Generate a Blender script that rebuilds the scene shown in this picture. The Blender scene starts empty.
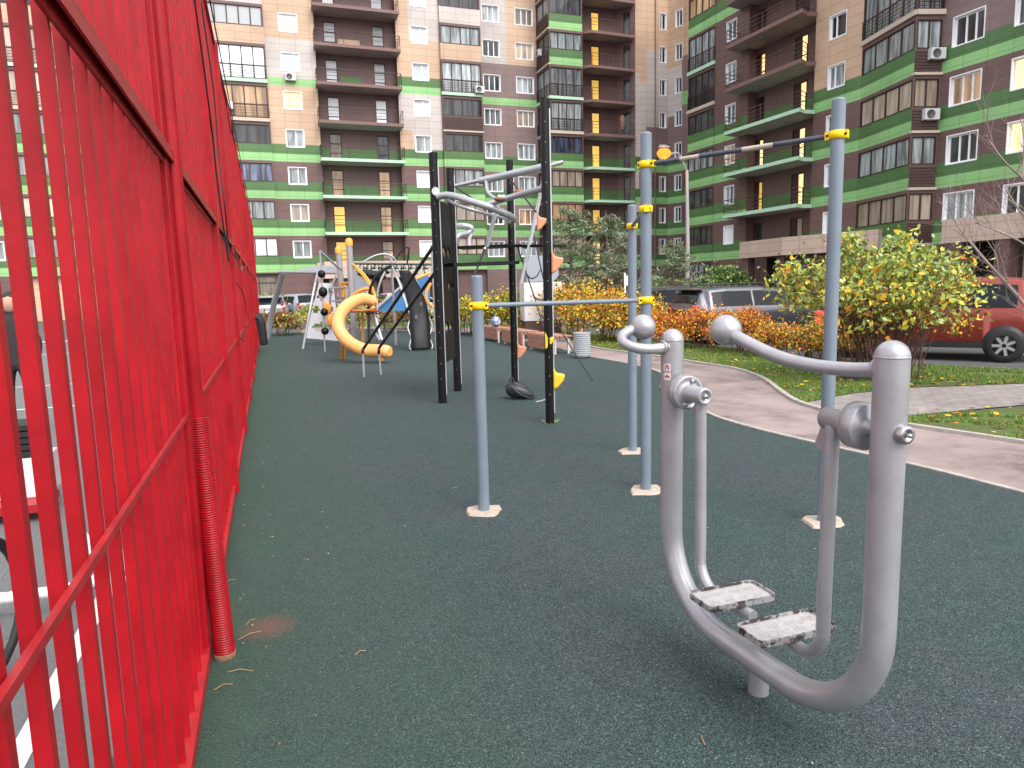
import bpy, math, random
import numpy as np
from mathutils import Vector, Matrix
R=math.radians; PI=math.pi
random.seed(7)
scene=bpy.context.scene; COL=scene.collection

# ------------------------------------------------------------------ camera
F_PX=700.0; YAW=R(19); PIT=R(7.8); ROL=R(1.45); CH=1.6
Fv=Vector((math.sin(YAW)*math.cos(PIT),math.cos(YAW)*math.cos(PIT),-math.sin(PIT)))
R0=Vector((math.cos(YAW),-math.sin(YAW),0)); U0=R0.cross(Fv)
Rv=R0*math.cos(ROL)-U0*math.sin(ROL); Uv=R0*math.sin(ROL)+U0*math.cos(ROL)
CAM=Vector((0,0,CH))
def ray(x,y): return (Fv*F_PX+Rv*(x-512)-Uv*(y-384)).normalized()
def G(x,y,z=0.0):            # the point of the plane at height z seen at a photo position
    d=ray(x,y); return CAM+d*((z-CH)/d.z)
def PY(x,y,Y): d=ray(x,y); return CAM+d*(Y/d.y)
def PX(x,y,X): d=ray(x,y); return CAM+d*(X/d.x)
cd=bpy.data.cameras.new('camera'); cam=bpy.data.objects.new('camera',cd); COL.objects.link(cam)
cam.location=CAM
m3=Matrix((Rv,Uv,-Fv)).transposed(); cam.matrix_world=Matrix.Translation(CAM)@m3.to_4x4()
cd.sensor_fit='HORIZONTAL'; cd.sensor_width=36; cd.lens=36*F_PX/1024; cd.clip_end=2000; cd.clip_start=0.02
scene.camera=cam

# ------------------------------------------------------------------ materials
MATS={}
def mat(name,col=(.5,.5,.5),rough=.6,metal=0,spec=.5,emit=None,es=0,noise=0,nscale=5,bump=0,bscale=40,coat=0,ior=1.45,build=None):
    if name in MATS: return MATS[name]
    m=bpy.data.materials.new(name); m.use_nodes=True; MATS[name]=m
    nt=m.node_tree; b=nt.nodes['Principled BSDF']
    b.inputs['Base Color'].default_value=(*col,1); b.inputs['Roughness'].default_value=rough
    b.inputs['Metallic'].default_value=metal; b.inputs['IOR'].default_value=ior
    b.inputs['Specular IOR Level'].default_value=spec; b.inputs['Coat Weight'].default_value=coat
    if emit: b.inputs['Emission Color'].default_value=(*emit,1); b.inputs['Emission Strength'].default_value=es
    L=nt.links.new; N=nt.nodes.new
    if noise or bump:
        tc=N('ShaderNodeNewGeometry').outputs['Position']
    if noise:
        n=N('ShaderNodeTexNoise'); n.inputs['Scale'].default_value=nscale; n.inputs['Detail'].default_value=6; n.inputs['Roughness'].default_value=.65
        L(tc,n.inputs['Vector'])
        mr=N('ShaderNodeMapRange'); mr.inputs['From Min'].default_value=.3; mr.inputs['From Max'].default_value=.7
        mr.inputs['To Min'].default_value=1-noise; mr.inputs['To Max'].default_value=1+noise; L(n.outputs['Fac'],mr.inputs['Value'])
        mx=N('ShaderNodeVectorMath'); mx.operation='SCALE'; mx.inputs[0].default_value=col; L(mr.outputs[0],mx.inputs['Scale'])
        L(mx.outputs[0],b.inputs['Base Color'])
    if bump:
        n2=N('ShaderNodeTexNoise'); n2.inputs['Scale'].default_value=bscale; n2.inputs['Detail'].default_value=4; L(tc,n2.inputs['Vector'])
        bp=N('ShaderNodeBump'); bp.inputs['Strength'].default_value=bump; bp.inputs['Distance'].default_value=.01; L(n2.outputs['Fac'],bp.inputs['Height']); L(bp.outputs[0],b.inputs['Normal'])
    if build: build(nt,b,N,L)
    return m
def ramp(nt,stops,interp='LINEAR'):
    r=nt.nodes.new('ShaderNodeValToRGB'); r.color_ramp.interpolation=interp
    e=r.color_ramp.elements
    while len(e)<len(stops): e.new(.5)
    for i,(p,c) in enumerate(stops): e[i].position=p; e[i].color=(*c,1)
    return r
def noise_node(N,L,scale,detail=6,rough=.6,vec=None):
    n=N('ShaderNodeTexNoise'); n.inputs['Scale'].default_value=scale; n.inputs['Detail'].default_value=detail; n.inputs['Roughness'].default_value=rough
    if vec is not None: L(vec,n.inputs['Vector'])
    return n
def mixc(N,L,fac,a,b,mode='MIX'):
    m=N('ShaderNodeMix'); m.data_type='RGBA'; m.blend_type=mode
    for s,v in ((0,fac),(6,a),(7,b)):
        if hasattr(v,'links'): L(v,m.inputs[s])
        else: m.inputs[s].default_value=v if s==0 else (*v,1)
    return m.outputs[2]

# facade cladding: rectangular panels with fine joints
def clad(name,col,joint=.70,var=.035):
    def bld(nt,b,N,L):
        g=N('ShaderNodeNewGeometry').outputs['Position']
        sx=N('ShaderNodeSeparateXYZ'); L(g,sx.inputs[0])
        ad=N('ShaderNodeMath'); ad.operation='ADD'; L(sx.outputs[0],ad.inputs[0]); L(sx.outputs[1],ad.inputs[1])
        cb=N('ShaderNodeCombineXYZ'); L(ad.outputs[0],cb.inputs[0]); L(sx.outputs[2],cb.inputs[1])
        br=N('ShaderNodeTexBrick'); L(cb.outputs[0],br.inputs['Vector']); br.offset=0; br.inputs['Scale'].default_value=1
        br.inputs['Brick Width'].default_value=1.2; br.inputs['Row Height'].default_value=.6; br.inputs['Mortar Size'].default_value=.022; br.inputs['Mortar Smooth'].default_value=.2
        c1=[c*(1-var) for c in col]; c2=[min(1,c*(1+var)) for c in col]
        br.inputs['Color1'].default_value=(*c1,1); br.inputs['Color2'].default_value=(*c2,1); br.inputs['Mortar'].default_value=(*[c*joint for c in col],1)
        n=noise_node(N,L,.35,5,.6,g)
        rr=ramp(nt,[(.3,(.84,.83,.83)),(.7,(1.08,1.08,1.08))]); L(n.outputs['Fac'],rr.inputs[0])
        L(mixc(N,L,1.0,br.outputs['Color'],rr.outputs[0],'MULTIPLY'),b.inputs['Base Color'])
    return mat(name,col,rough=.45,spec=.4,build=bld)
TAN=clad('cladding_tan',(.54,.37,.255)); CREAM=clad('cladding_cream',(.51,.46,.43)); MAUVE=clad('cladding_mauve',(.225,.155,.148))
BROWN=clad('cladding_brown',(.150,.088,.082)); DG=clad('cladding_dark_green',(.082,.170,.060)); LG=clad('cladding_light_green',(.26,.50,.20))
BEIGE=clad('cladding_beige',(.54,.40,.33))
WM=[TAN,CREAM,MAUVE,BROWN,DG,LG,BEIGE]; T_,C_,M_,B_,D_,L_,E_=range(7)
WHITE=mat('white_plastic',(.85,.85,.87),.4); SLABG=mat('slab_pale_green',(.42,.62,.46),.6,noise=.08,nscale=2); SLABB=mat('slab_brown',(.19,.105,.095),.6)
SOFF=mat('slab_underside_concrete',(.30,.27,.25),.8,noise=.12,nscale=1.5); FRB=mat('frame_dark_brown',(.045,.022,.02),.45); RAIL=mat('railing_brown',(.10,.05,.045),.5)
SILL=mat('sill_cream',(.50,.42,.34),.6); LOUV=mat('louvre_brown',(.07,.035,.033),.5); DARK=mat('painted_opening_shade',(.012,.010,.010),.9)  # DARK: near-black that paints the shade inside the gateway openings
def pane(name,c1,c2,scale=26,emit=None,es=0,ior=1.5,spec=.5):
    def bld(nt,b,N,L):
        g=N('ShaderNodeNewGeometry').outputs['Position']
        mp=N('ShaderNodeMapping'); mp.inputs['Scale'].default_value=(1,1,.12); L(g,mp.inputs[0])
        n=noise_node(N,L,scale/9,2,.5,mp.outputs[0])
        r=ramp(nt,[(.36,c1),(.64,c2)]); L(n.outputs['Fac'],r.inputs[0])
        oi=N('ShaderNodeObjectInfo'); mr=N('ShaderNodeMapRange'); mr.inputs['To Min'].default_value=.85 if emit else .45; mr.inputs['To Max'].default_value=1.15 if emit else 1.35; L(oi.outputs['Random'],mr.inputs['Value'])
        vm=N('ShaderNodeVectorMath'); vm.operation='SCALE'; L(r.outputs[0],vm.inputs[0]); L(mr.outputs[0],vm.inputs['Scale']); L(vm.outputs[0],b.inputs['Base Color'])
        if emit: L(vm.outputs[0],b.inputs['Emission Color'])
    return mat(name,c1,rough=.06,spec=spec,ior=ior,emit=emit,es=es,build=bld)
P_DARK=pane('glass_dark_room',(.012,.014,.018),(.07,.075,.08)); P_CURT=pane('glass_grey_curtain',(.13,.145,.15),(.38,.42,.43),40)
P_WHITE=pane('glass_white_blind_and_sky',(.70,.74,.78),(.82,.84,.86),8); P_BLUE=pane('glass_blue_curtain',(.02,.025,.05),(.16,.18,.28),40)  # white panes: blinds, with bright sky reflection painted into the upper ones
P_WARM=pane('glass_lit_warm',(.95,.50,.16),(1,.78,.42),14,emit=(1,.6,.2),es=.45); P_YEL=pane('glass_lit_yellow',(.85,.45,.06),(.9,.60,.16),6,emit=(1,.6,.1),es=.22)
P_BEI=pane('glass_beige_curtain',(.28,.22,.17),(.48,.40,.32),30); P_DIM=pane('glass_lit_dim',(.16,.10,.06),(.42,.26,.15),18,emit=(1,.6,.2),es=.22)

RED=mat('red_gloss_paint',(.34,.006,.012),.36,spec=.32,noise=.24,nscale=4.5,bump=.05,bscale=120)
REDL=mat('red_rail_paint',(.35,.018,.022),.42,spec=.35,noise=.25,nscale=9)
SILV=None
def silver(nt,b,N,L):
    g=N('ShaderNodeNewGeometry').outputs['Position']
    n=noise_node(N,L,4,8,.7,g); r=ramp(nt,[(.3,(.33,.325,.345)),(.7,(.45,.45,.475))]); L(n.outputs['Fac'],r.inputs[0])
    n2=noise_node(N,L,60,4,.7,g); r2=ramp(nt,[(.24,(.45,.40,.38)),(.31,(1,1,1))]); L(n2.outputs['Fac'],r2.inputs[0])
    L(mixc(N,L,1.0,r.outputs[0],r2.outputs[0],'MULTIPLY'),b.inputs['Base Color'])
    rr=N('ShaderNodeMapRange'); rr.inputs['To Min'].default_value=.24; rr.inputs['To Max'].default_value=.42; L(n.outputs['Fac'],rr.inputs['Value']); L(rr.outputs[0],b.inputs['Roughness'])
SILV=mat('silver_paint',(.36,.35,.36),.36,metal=.45,build=silver)
STEEL=mat('stainless_steel',(.45,.45,.46),.3,metal=.9,noise=.1,nscale=20)
GALV=mat('galvanised_pipe',(.42,.43,.45),.38,metal=.5,noise=.12,nscale=8)
GREYP=mat('grey_blue_paint',(.165,.20,.245),.42,noise=.10,nscale=3,bump=.02,bscale=60)
BARP=mat('worn_bar',(.22,.24,.27),.35,metal=.3,noise=.2,nscale=14)
BARW=mat('bar_pale_tape',(.42,.36,.31),.7,noise=.15,nscale=20); BARD=mat('bar_dark',(.06,.07,.09),.4,noise=.25,nscale=20)
YEL=mat('yellow_clamp',(.85,.58,.0),.4); YELH=mat('yellow_plastic',(.80,.50,.03),.45,noise=.1); ORG=mat('orange_plastic',(.80,.38,.13),.28,noise=.12,nscale=2,coat=.3); ORP=mat('orange_paint',(.80,.33,.05),.4)
PEACH=mat('salmon_plastic',(.58,.25,.14),.5,noise=.15); BLKP=mat('black_paint',(.008,.008,.009),.33,spec=.25); BLKR=mat('black_rubber',(.014,.014,.015),.6)
BOARD=mat('black_board',(.012,.012,.014),.45,spec=.25); ROPE=mat('dark_rope',(.05,.05,.06),.8); CONC=mat('concrete_footing',(.42,.35,.29),.85,noise=.2,nscale=30,bump=.4,bscale=80)
WHT=mat('white_panel_board',(.62,.62,.66),.5,noise=.05); GRP=mat('grey_panel_board',(.34,.35,.40),.5,noise=.08); BLUE=mat('blue_board',(.04,.17,.38),.5,noise=.15,nscale=3)
WOOD=mat('bench_wood',(.36,.17,.12),.6,noise=.2,nscale=6); WOODE=mat('bench_leg_metal',(.55,.5,.46),.5)
BINM=mat('bin_concrete',(.30,.32,.34),.9,noise=.3,nscale=50,bump=.5,bscale=50)

# ------------------------------------------------------------------ mesh builder
class MB:
    def __init__(s): s.v=[]; s.f=[]; s.m=[]; s.sm=[]
    def add(s,vs,fs,m=0,smooth=False):
        o=len(s.v); s.v+= [tuple(v) for v in vs]
        for f in fs: s.f.append(tuple(i+o for i in f)); s.m.append(m); s.sm.append(smooth)
        return s
    def quad(s,a,b,c,d,m=0): return s.add([a,b,c,d],[(0,1,2,3)],m)
    def poly(s,pts,m=0): return s.add(pts,[tuple(range(len(pts)))],m)
    def box(s,c,size,rz=0,m=0,M=None):
        x,y,z=[k/2 for k in size]
        vs=[Vector((i*x,j*y,k*z)) for k in(-1,1) for j in(-1,1) for i in(-1,1)]
        Q=M if M is not None else Matrix.Rotation(rz,3,'Z')
        vs=[Q@v+Vector(c) for v in vs]
        return s.add(vs,[(0,2,3,1),(4,5,7,6),(0,1,5,4),(2,6,7,3),(0,4,6,2),(1,3,7,5)],m)
    def bar(s,p,q,w,h,m=0,up=Vector((0,0,1))):      # rectangular bar from p to q
        p=Vector(p);q=Vector(q);d=(q-p);l=d.length;d.normalize()
        sx=d.cross(up)
        if sx.length<1e-4: sx=Vector((1,0,0))
        sx.normalize();sz=sx.cross(d)
        return s.box((p+q)/2,(w,l,h),m=m,M=Matrix((sx,d,sz)).transposed())
    def tube(s,pts,r,n=12,m=0,cap=True,closed=False,smooth=True):
        P=[Vector(p) for p in pts]; k=len(P); rs=r if isinstance(r,(list,tuple)) else [r]*k
        T=[]
        for i in range(k):
            a=P[(i-1)%k] if (closed or i>0) else P[i]; b=P[(i+1)%k] if (closed or i<k-1) else P[i]
            T.append((b-a).normalized())
        u=T[0].cross(Vector((0,0,1)))
        if u.length<1e-3: u=T[0].cross(Vector((1,0,0)))
        u.normalize(); vs=[]; fs=[]
        for i in range(k):
            u=(u-T[i]*u.dot(T[i]));u.normalize(); w=T[i].cross(u)
            for j in range(n):
                a=2*PI*j/n; vs.append(P[i]+(u*math.cos(a)+w*math.sin(a))*rs[i])
        for i in range(k if closed else k-1):
            i2=(i+1)%k
            for j in range(n): fs.append((i*n+j,i*n+(j+1)%n,i2*n+(j+1)%n,i2*n+j))
        s.add(vs,fs,m,smooth)
        if cap and not closed:
            s.add(vs[:n],[tuple(range(n))[::-1]],m); s.add(vs[-n:],[tuple(range(n))],m)
        return s
    def sphere(s,c,r,nu=20,nv=12,m=0,sc=(1,1,1)):
        vs=[];fs=[];c=Vector(c)
        for i in range(nv+1):
            t=PI*i/nv
            for j in range(nu):
                a=2*PI*j/nu; vs.append(c+Vector((math.sin(t)*math.cos(a)*sc[0],math.sin(t)*math.sin(a)*sc[1],math.cos(t)*sc[2]))*r)
        for i in range(nv):
            for j in range(nu): fs.append((i*nu+j,(i+1)*nu+j,(i+1)*nu+(j+1)%nu,i*nu+(j+1)%nu))
        return s.add(vs,fs,m,True)
    def lathe(s,prof,c=(0,0,0),n=24,m=0,axis='Z',smooth=True,M=None):
        vs=[];fs=[];c=Vector(c);k=len(prof)
        for r,h in prof:
            for j in range(n):
                a=2*PI*j/n; v=Vector((r*math.cos(a),r*math.sin(a),h))
                if axis=='Y': v=Vector((v.x,v.z,-v.y))
                if axis=='X': v=Vector((v.z,v.x,v.y))
                if M is not None: v=M@v
                vs.append(c+v)
        for i in range(k-1):
            for j in range(n): fs.append((i*n+j,i*n+(j+1)%n,(i+1)*n+(j+1)%n,(i+1)*n+j))
        return s.add(vs,fs,m,smooth)
    def prism(s,pts,d,m=0):            # outline pts extruded by vector d
        n=len(pts); a=[Vector(p) for p in pts]; b=[p+Vector(d) for p in a]
        s.add(a+b,[tuple(range(n))[::-1],tuple(range(n,2*n))]+[(i,(i+1)%n,n+(i+1)%n,n+i) for i in range(n)],m); return s
    def build(s,name,mats,parent=None,origin=None,bevel=0,sub=0):
        me=bpy.data.meshes.new(name)
        base=Vector((0,0,0))
        if parent is not None: base=wloc(parent)
        if origin is not None and parent is None: base=Vector(origin)
        me.from_pydata([tuple(Vector(v)-base) for v in s.v],[],s.f)
        if not isinstance(mats,(list,tuple)): mats=[mats]
        for m in mats: me.materials.append(m)
        me.polygons.foreach_set('material_index',s.m); me.polygons.foreach_set('use_smooth',s.sm); me.update()
        o=bpy.data.objects.new(name,me); COL.objects.link(o)
        if parent is not None: o.parent=parent
        else: o.location=base
        if bevel:
            b=o.modifiers.new('bevel','BEVEL'); b.width=bevel; b.segments=2; b.limit_method='ANGLE'; b.angle_limit=R(40)
        if sub:
            b=o.modifiers.new('sub','SUBSURF'); b.levels=sub; b.render_levels=sub
        return o
def wloc(o):
    v=Vector((0,0,0))
    while o is not None: v=v+o.location; o=o.parent
    return v
def spline(pts,n=6,closed=False):
    P=[Vector(p) for p in pts]; out=[]; k=len(P)
    for i in range(k if closed else k-1):
        if closed: a,b,c,d=P[(i-1)%k],P[i],P[(i+1)%k],P[(i+2)%k]
        else: a,b,c,d=P[max(i-1,0)],P[i],P[i+1],P[min(i+2,k-1)]
        for j in range(n):
            t=j/n; out.append(.5*((2*b)+(-a+c)*t+(2*a-5*b+4*c-d)*t*t+(-a+3*b-3*c+d)*t**3))
    if not closed: out.append(P[-1])
    return out
def tag(o,label,cat,group=None):
    o['label']=label; o['category']=cat
    if group: o['group']=group
    return o
def thing(name,label,cat,loc=(0,0,0),group=None):
    o=bpy.data.objects.new(name,None); COL.objects.link(o); o.location=loc; o.empty_display_size=.2
    return tag(o,label,cat,group)
def struct(o): o['kind']='structure'; return o
def copy_tree(o,parent=None):
    c=o.copy(); COL.objects.link(c); c.parent=parent
    for ch in list(o.children): copy_tree(ch,c)
    return c

# ------------------------------------------------------------------ ground
def sheet(name,pts,z,m,kind=True):
    o=MB().poly([(p[0],p[1],z) for p in pts]).build(name,m)
    if kind: struct(o)
    return o
def asphalt(nt,b,N,L):
    g=N('ShaderNodeNewGeometry').outputs['Position']
    n=noise_node(N,L,90,4,.8,g); r=ramp(nt,[(.3,(.045,.045,.047)),(.7,(.12,.12,.122))]); L(n.outputs['Fac'],r.inputs[0])
    n2=noise_node(N,L,.6,5,.6,g); r2=ramp(nt,[(.3,(.8,.8,.8)),(.7,(1.2,1.2,1.2))]); L(n2.outputs['Fac'],r2.inputs[0])
    L(mixc(N,L,1.0,r.outputs[0],r2.outputs[0],'MULTIPLY'),b.inputs['Base Color'])
ASPH=mat('asphalt',(.08,.08,.08),.85,build=asphalt)
def rubber(nt,b,N,L):
    g=N('ShaderNodeNewGeometry').outputs['Position']
    # rubber granules
    v=N('ShaderNodeTexVoronoi'); v.inputs['Scale'].default_value=290; L(g,v.inputs['Vector'])
    hs=N('ShaderNodeSeparateColor'); L(v.outputs['Color'],hs.inputs[0])
    r=ramp(nt,[(0,(.013,.020,.021)),(.40,(.032,.047,.049)),(.88,(.072,.095,.097)),(.985,(.12,.14,.135)),(1,(.28,.30,.27))]); L(hs.outputs[0],r.inputs[0])
    n=noise_node(N,L,.9,5,.6,g); r2=ramp(nt,[(.36,(.84,1.0,.93)),(.62,(1.0,.97,1.02))]); L(n.outputs['Fac'],r2.inputs[0])
    c=mixc(N,L,1.0,r.outputs[0],r2.outputs[0],'MULTIPLY')
    n3=noise_node(N,L,7,8,.75,g); r3=ramp(nt,[(.3,(.88,.88,.88)),(.7,(1.12,1.12,1.12))]); L(n3.outputs['Fac'],r3.inputs[0])
    c=mixc(N,L,1.0,c,r3.outputs[0],'MULTIPLY')
    n6=noise_node(N,L,75,3,.8,g); r6=ramp(nt,[(.32,(.66,.66,.66)),(.5,(1,1,1)),(.68,(1.38,1.37,1.35))]); L(n6.outputs['Fac'],r6.inputs[0])
    c=mixc(N,L,1.0,c,r6.outputs[0],'MULTIPLY')
    # greener strip along the fence where moss settles
    sx=N('ShaderNodeSeparateXYZ'); L(g,sx.inputs[0])
    mr=N('ShaderNodeMapRange'); mr.inputs['From Min'].default_value=1.1; mr.inputs['From Max'].default_value=-.3; L(sx.outputs[0],mr.inputs['Value'])
    mm=N('ShaderNodeMath'); mm.operation='MULTIPLY'; L(mr.outputs[0],mm.inputs[0]); L(n3.outputs['Fac'],mm.inputs[1]); mm.use_clamp=True
    c=mixc(N,L,mm.outputs[0],c,(.040,.078,.045))
    # worn reddish patch where the base shows
    pc=G(268,628); ds=N('ShaderNodeVectorMath'); ds.operation='DISTANCE'; L(g,ds.inputs[0]); ds.inputs[1].default_value=(pc.x,pc.y,.008)
    m4=N('ShaderNodeMapRange'); m4.inputs['From Min'].default_value=.16; m4.inputs['From Max'].default_value=.03; L(ds.outputs['Value'],m4.inputs['Value'])
    m5=N('ShaderNodeMath'); m5.operation='MULTIPLY'; L(m4.outputs[0],m5.inputs[0]); n5=noise_node(N,L,60,4,.8,g); L(n5.outputs['Fac'],m5.inputs[1])
    c=mixc(N,L,m5.outputs[0],c,(.20,.075,.06)); L(c,b.inputs['Base Color'])
    bp=N('ShaderNodeBump'); bp.inputs['Strength'].default_value=.55; bp.inputs['Distance'].default_value=.004; L(v.outputs['Distance'],bp.inputs['Height']); L(bp.outputs[0],b.inputs['Normal'])
RUB=mat('rubber_granule',(.04,.055,.055),.8,spec=.22,build=rubber)
def pathm(nt,b,N,L):
    g=N('ShaderNodeNewGeometry').outputs['Position']
    n=noise_node(N,L,120,3,.8,g); r=ramp(nt,[(.3,(.17,.128,.12)),(.7,(.29,.235,.222))]); L(n.outputs['Fac'],r.inputs[0])
    n2=noise_node(N,L,.9,9,.72,g); r2=ramp(nt,[(.38,(.62,.55,.55)),(.47,(.98,.96,.96)),(.60,(1.3,1.3,1.3))]); L(n2.outputs['Fac'],r2.inputs[0])
    L(mixc(N,L,1.0,r.outputs[0],r2.outputs[0],'MULTIPLY'),b.inputs['Base Color'])
    r3=N('ShaderNodeMapRange'); r3.inputs['To Min'].default_value=.45; r3.inputs['To Max'].default_value=.95; L(n2.outputs['Fac'],r3.inputs['Value']); L(r3.outputs[0],b.inputs['Roughness'])
PATH=mat('reddish_asphalt',(.22,.16,.15),.8,build=pathm)
def paving(nt,b,N,L):
    g=N('ShaderNodeNewGeometry').outputs['Position']
    br=N('ShaderNodeTexBrick'); L(g,br.inputs['Vector']); br.inputs['Scale'].default_value=1; br.inputs['Brick Width'].default_value=.2; br.inputs['Row Height'].default_value=.1; br.inputs['Mortar Size'].default_value=.006
    br.inputs['Color1'].default_value=(.30,.265,.25,1); br.inputs['Color2'].default_value=(.23,.205,.195,1); br.inputs['Mortar'].default_value=(.12,.11,.10,1)
    n=noise_node(N,L,1.5,6,.7,g); r2=ramp(nt,[(.3,(.8,.8,.8)),(.7,(1.15,1.15,1.15))]); L(n.outputs['Fac'],r2.inputs[0])
    L(mixc(N,L,1.0,br.outputs['Color'],r2.outputs[0],'MULTIPLY'),b.inputs['Base Color'])
PAVE=mat('paving_blocks',(.27,.24,.22),.85,build=paving)
def grassg(nt,b,N,L):
    g=N('ShaderNodeNewGeometry').outputs['Position']
    n=noise_node(N,L,2.2,8,.75,g); r=ramp(nt,[(.38,(.075,.045,.030)),(.48,(.075,.095,.022)),(.65,(.06,.13,.02))]); L(n.outputs['Fac'],r.inputs[0]); L(r.outputs[0],b.inputs['Base Color'])
GRASSG=mat('lawn_soil',(.06,.1,.03),.9,build=grassg,bump=0)
KERB=mat('kerb_concrete',(.36,.33,.30),.85,noise=.25,nscale=12)

sheet('ground',[(-600,-600),(600,-600),(600,900),(-600,900)],-.012,ASPH)
kpx=[(600,359),(631,363),(653,367),(680,384),(709,415),(738,423),(769,431),(819,444),(869,455),(920,467),(968,480),(1024,493)]
ke=[G(*p) for p in kpx]
ke=[Vector((6.86,14.5,0)),Vector((6.95,13.0,0)),Vector((6.78,11.4,0)),Vector((6.25,9.9,0)),Vector((5.55,8.5,0)),Vector((5.08,7.3,0)),Vector((4.98,6.4,0)),Vector((5.05,5.4,0)),Vector((5.17,4.4,0)),Vector((5.2,3.5,0)),Vector((5.22,2.4,0)),Vector((5.24,1,0)),Vector((5.26,-1,0)),Vector((5.3,-3.5,0)),Vector((5.3,-6,0))]
ke=spline(ke,5)
farR=[G(470,338),G(430,331.5)]
rub=[(-.62,-6),(-.62,31.0)]+[(1.2,30.6),(5.0,28.4),(7.3,24.5),(7.35,20),(7.2,17)]+[(p.x,p.y) for p in ke]
sheet('rubber_playground_surface',rub,.004,RUB)
# path: the reddish walk that wraps the playground
outer=[Vector((1.6,33.5,0)),Vector((6.2,30.5,0)),Vector((8.6,25.5,0)),Vector((8.35,20,0)),Vector((7.96,16.1,0)),Vector((8.15,13.8,0)),Vector((8.15,12.2,0)),Vector((8.15,10.9,0)),Vector((7.72,9.6,0)),Vector((6.95,8.2,0)),Vector((6.55,7.4,0)),Vector((6.4,6.7,0)),Vector((6.45,6.0,0)),Vector((6.62,5.2,0)),Vector((6.8,4.4,0)),Vector((6.9,3.2,0)),Vector((6.95,1.5,0)),Vector((7.0,-.5,0)),Vector((7.05,-3,0)),Vector((7.1,-6,0))]
outer=spline(outer,4)
inn=[(1.2,30.6),(5.0,28.4),(7.3,24.5),(7.35,20),(7.2,17)]+[(p.x,p.y) for p in ke]
sheet('path',[(p.x,p.y) for p in outer]+inn[::-1],0,PATH)
def strip(name,line,w,h,m,z0=0):
    mb=MB(); L=[];Rr=[]
    for i,p in enumerate(line):
        a=line[max(i-1,0)];b=line[min(i+1,len(line)-1)];d=(b-a).normalized();n=Vector((-d.y,d.x,0))
        L.append(p+n*w/2);Rr.append(p-n*w/2)
    Z=Vector((0,0,1))
    for i in range(len(line)-1):
        a,b,c,d=L[i],L[i+1],Rr[i+1],Rr[i]
        mb.quad(a+Z*h,b+Z*h,c+Z*h,d+Z*h);mb.quad(a+Z*z0,b+Z*z0,b+Z*h,a+Z*h);mb.quad(c+Z*z0,d+Z*z0,d+Z*h,c+Z*h)
    return struct(mb.build(name,m))
strip('path_kerb',ke,.055,.016,KERB,-.01)
strip('path_kerb',[p for p in outer],.07,.035,KERB,-.01)
# paved side walk
pv=[G(800,404),G(852,394),G(910,388),G(1024,384),Vector((30,2.6,0)),Vector((30,1.0,0)),G(1024,405),G(968,410),G(908,416),Vector((6.5,6.2,0)),Vector((6.6,7.0,0))]
sheet('paved_walk',[(p.x,p.y) for p in pv],.004,PAVE)
# lawns
lawnA=[(p.x+.05,p.y) for p in outer[12:42]]
sheet('lawn',[(1.6,33.6),(6.2,30.6),(8.65,25.5),(8.4,20),(8.0,16.1),(8.2,13.8),(8.2,12.2),(8.2,10.9),(7.77,9.6),(7.0,8.2),(6.6,7.4)]+[(G(852,393).x,G(852,393).y),(G(910,387).x,G(910,387).y),(G(1024,383).x,G(1024,383).y),(30,2.8),(30,5.2),(12.1,8.0),(11.2,10.6),(10.9,12.8),(10.4,17),(10.6,24),(8,34),(2,36.5)],-.004,GRASSG)
sheet('lawn',[(6.5,6.15),(G(968,411).x,G(968,411).y),(G(1024,406).x,G(1024,406).y),(28,.9),(28,-8),(7.15,-8),(6.85,4.4),(6.65,5.2)],-.004,GRASSG)
LINEW=mat('white_line_paint',(.65,.65,.63),.7,noise=.2,nscale=20)
COURT=mat('court_asphalt',(.135,.137,.14),.85,noise=.25,nscale=50)
sheet('sports_court',[(-24,-5),(-.50,-5),(-.50,30),(-24,30)],.0,COURT)
ml=MB()
for x0,y0,x1,y1 in [(-20,4.3,-.9,4.38),(-20,12,-.9,12.08),(-20,15.2,-.9,15.28),(-.98,-4,-.90,12),(-20,24,-.9,24.1)]:
    ml.quad((x0,y0,.004),(x1,y0,.004),(x1,y1,.004),(x0,y1,.004))
struct(ml.build('court_line',LINEW))

# ------------------------------------------------------------------ red fence
fence=thing('red_fence','tall bright red steel slat fence running along the left side of the rubber playground','fence',(-.38,10,0))
FX=-.371; FY0,FY1=-3.6,31.0
posts=[-1.95,.60,3.22,6.0,8.65,11.3,13.95,16.6,19.25,21.9,24.55,27.2,29.85]
HT=4.3
edges=[FY0]+posts+[FY1]
for a,b in zip(edges[:-1],edges[1:]):
    mb=MB(); y=math.ceil((a+.06)/.15)*.15
    while y<b-.05:
        jx=random.uniform(-.0015,.0015)
        yy=y-.013+random.uniform(-.003,.003)
        mb.box((FX+jx-.001,yy,(HT+.06)/2+.03),(.0250,.026,HT-.02),rz=random.uniform(-.02,.02)); y+=.15
    mb.build('slat_panel',RED,fence,bevel=0)
    mb=MB()
    mb.box((FX+.020,(a+b)/2,1.10),(.014,b-a-.01,.018)); mb.build('lower_rail',REDL,fence)
    mb=MB()
    mb.box((FX+.031,(a+b)/2,2.190),(.034,b-a-.01,.010)); mb.box((FX+.0185,(a+b)/2,2.157),(.009,b-a-.01,.054)); mb.box((FX+.044,(a+b)/2,2.167),(.008,b-a-.01,.034)); mb.build('upper_rail',REDL,fence)
    mb=MB(); mb.box((FX+.005,(a+b)/2,.045),(.055,b-a-.01,.05)); mb.build('bottom_rail',REDL,fence)
    mb=MB(); mb.box((FX+.005,(a+b)/2,HT+.03),(.05,b-a-.01,.04)); mb.build('top_rail',REDL,fence)
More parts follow.
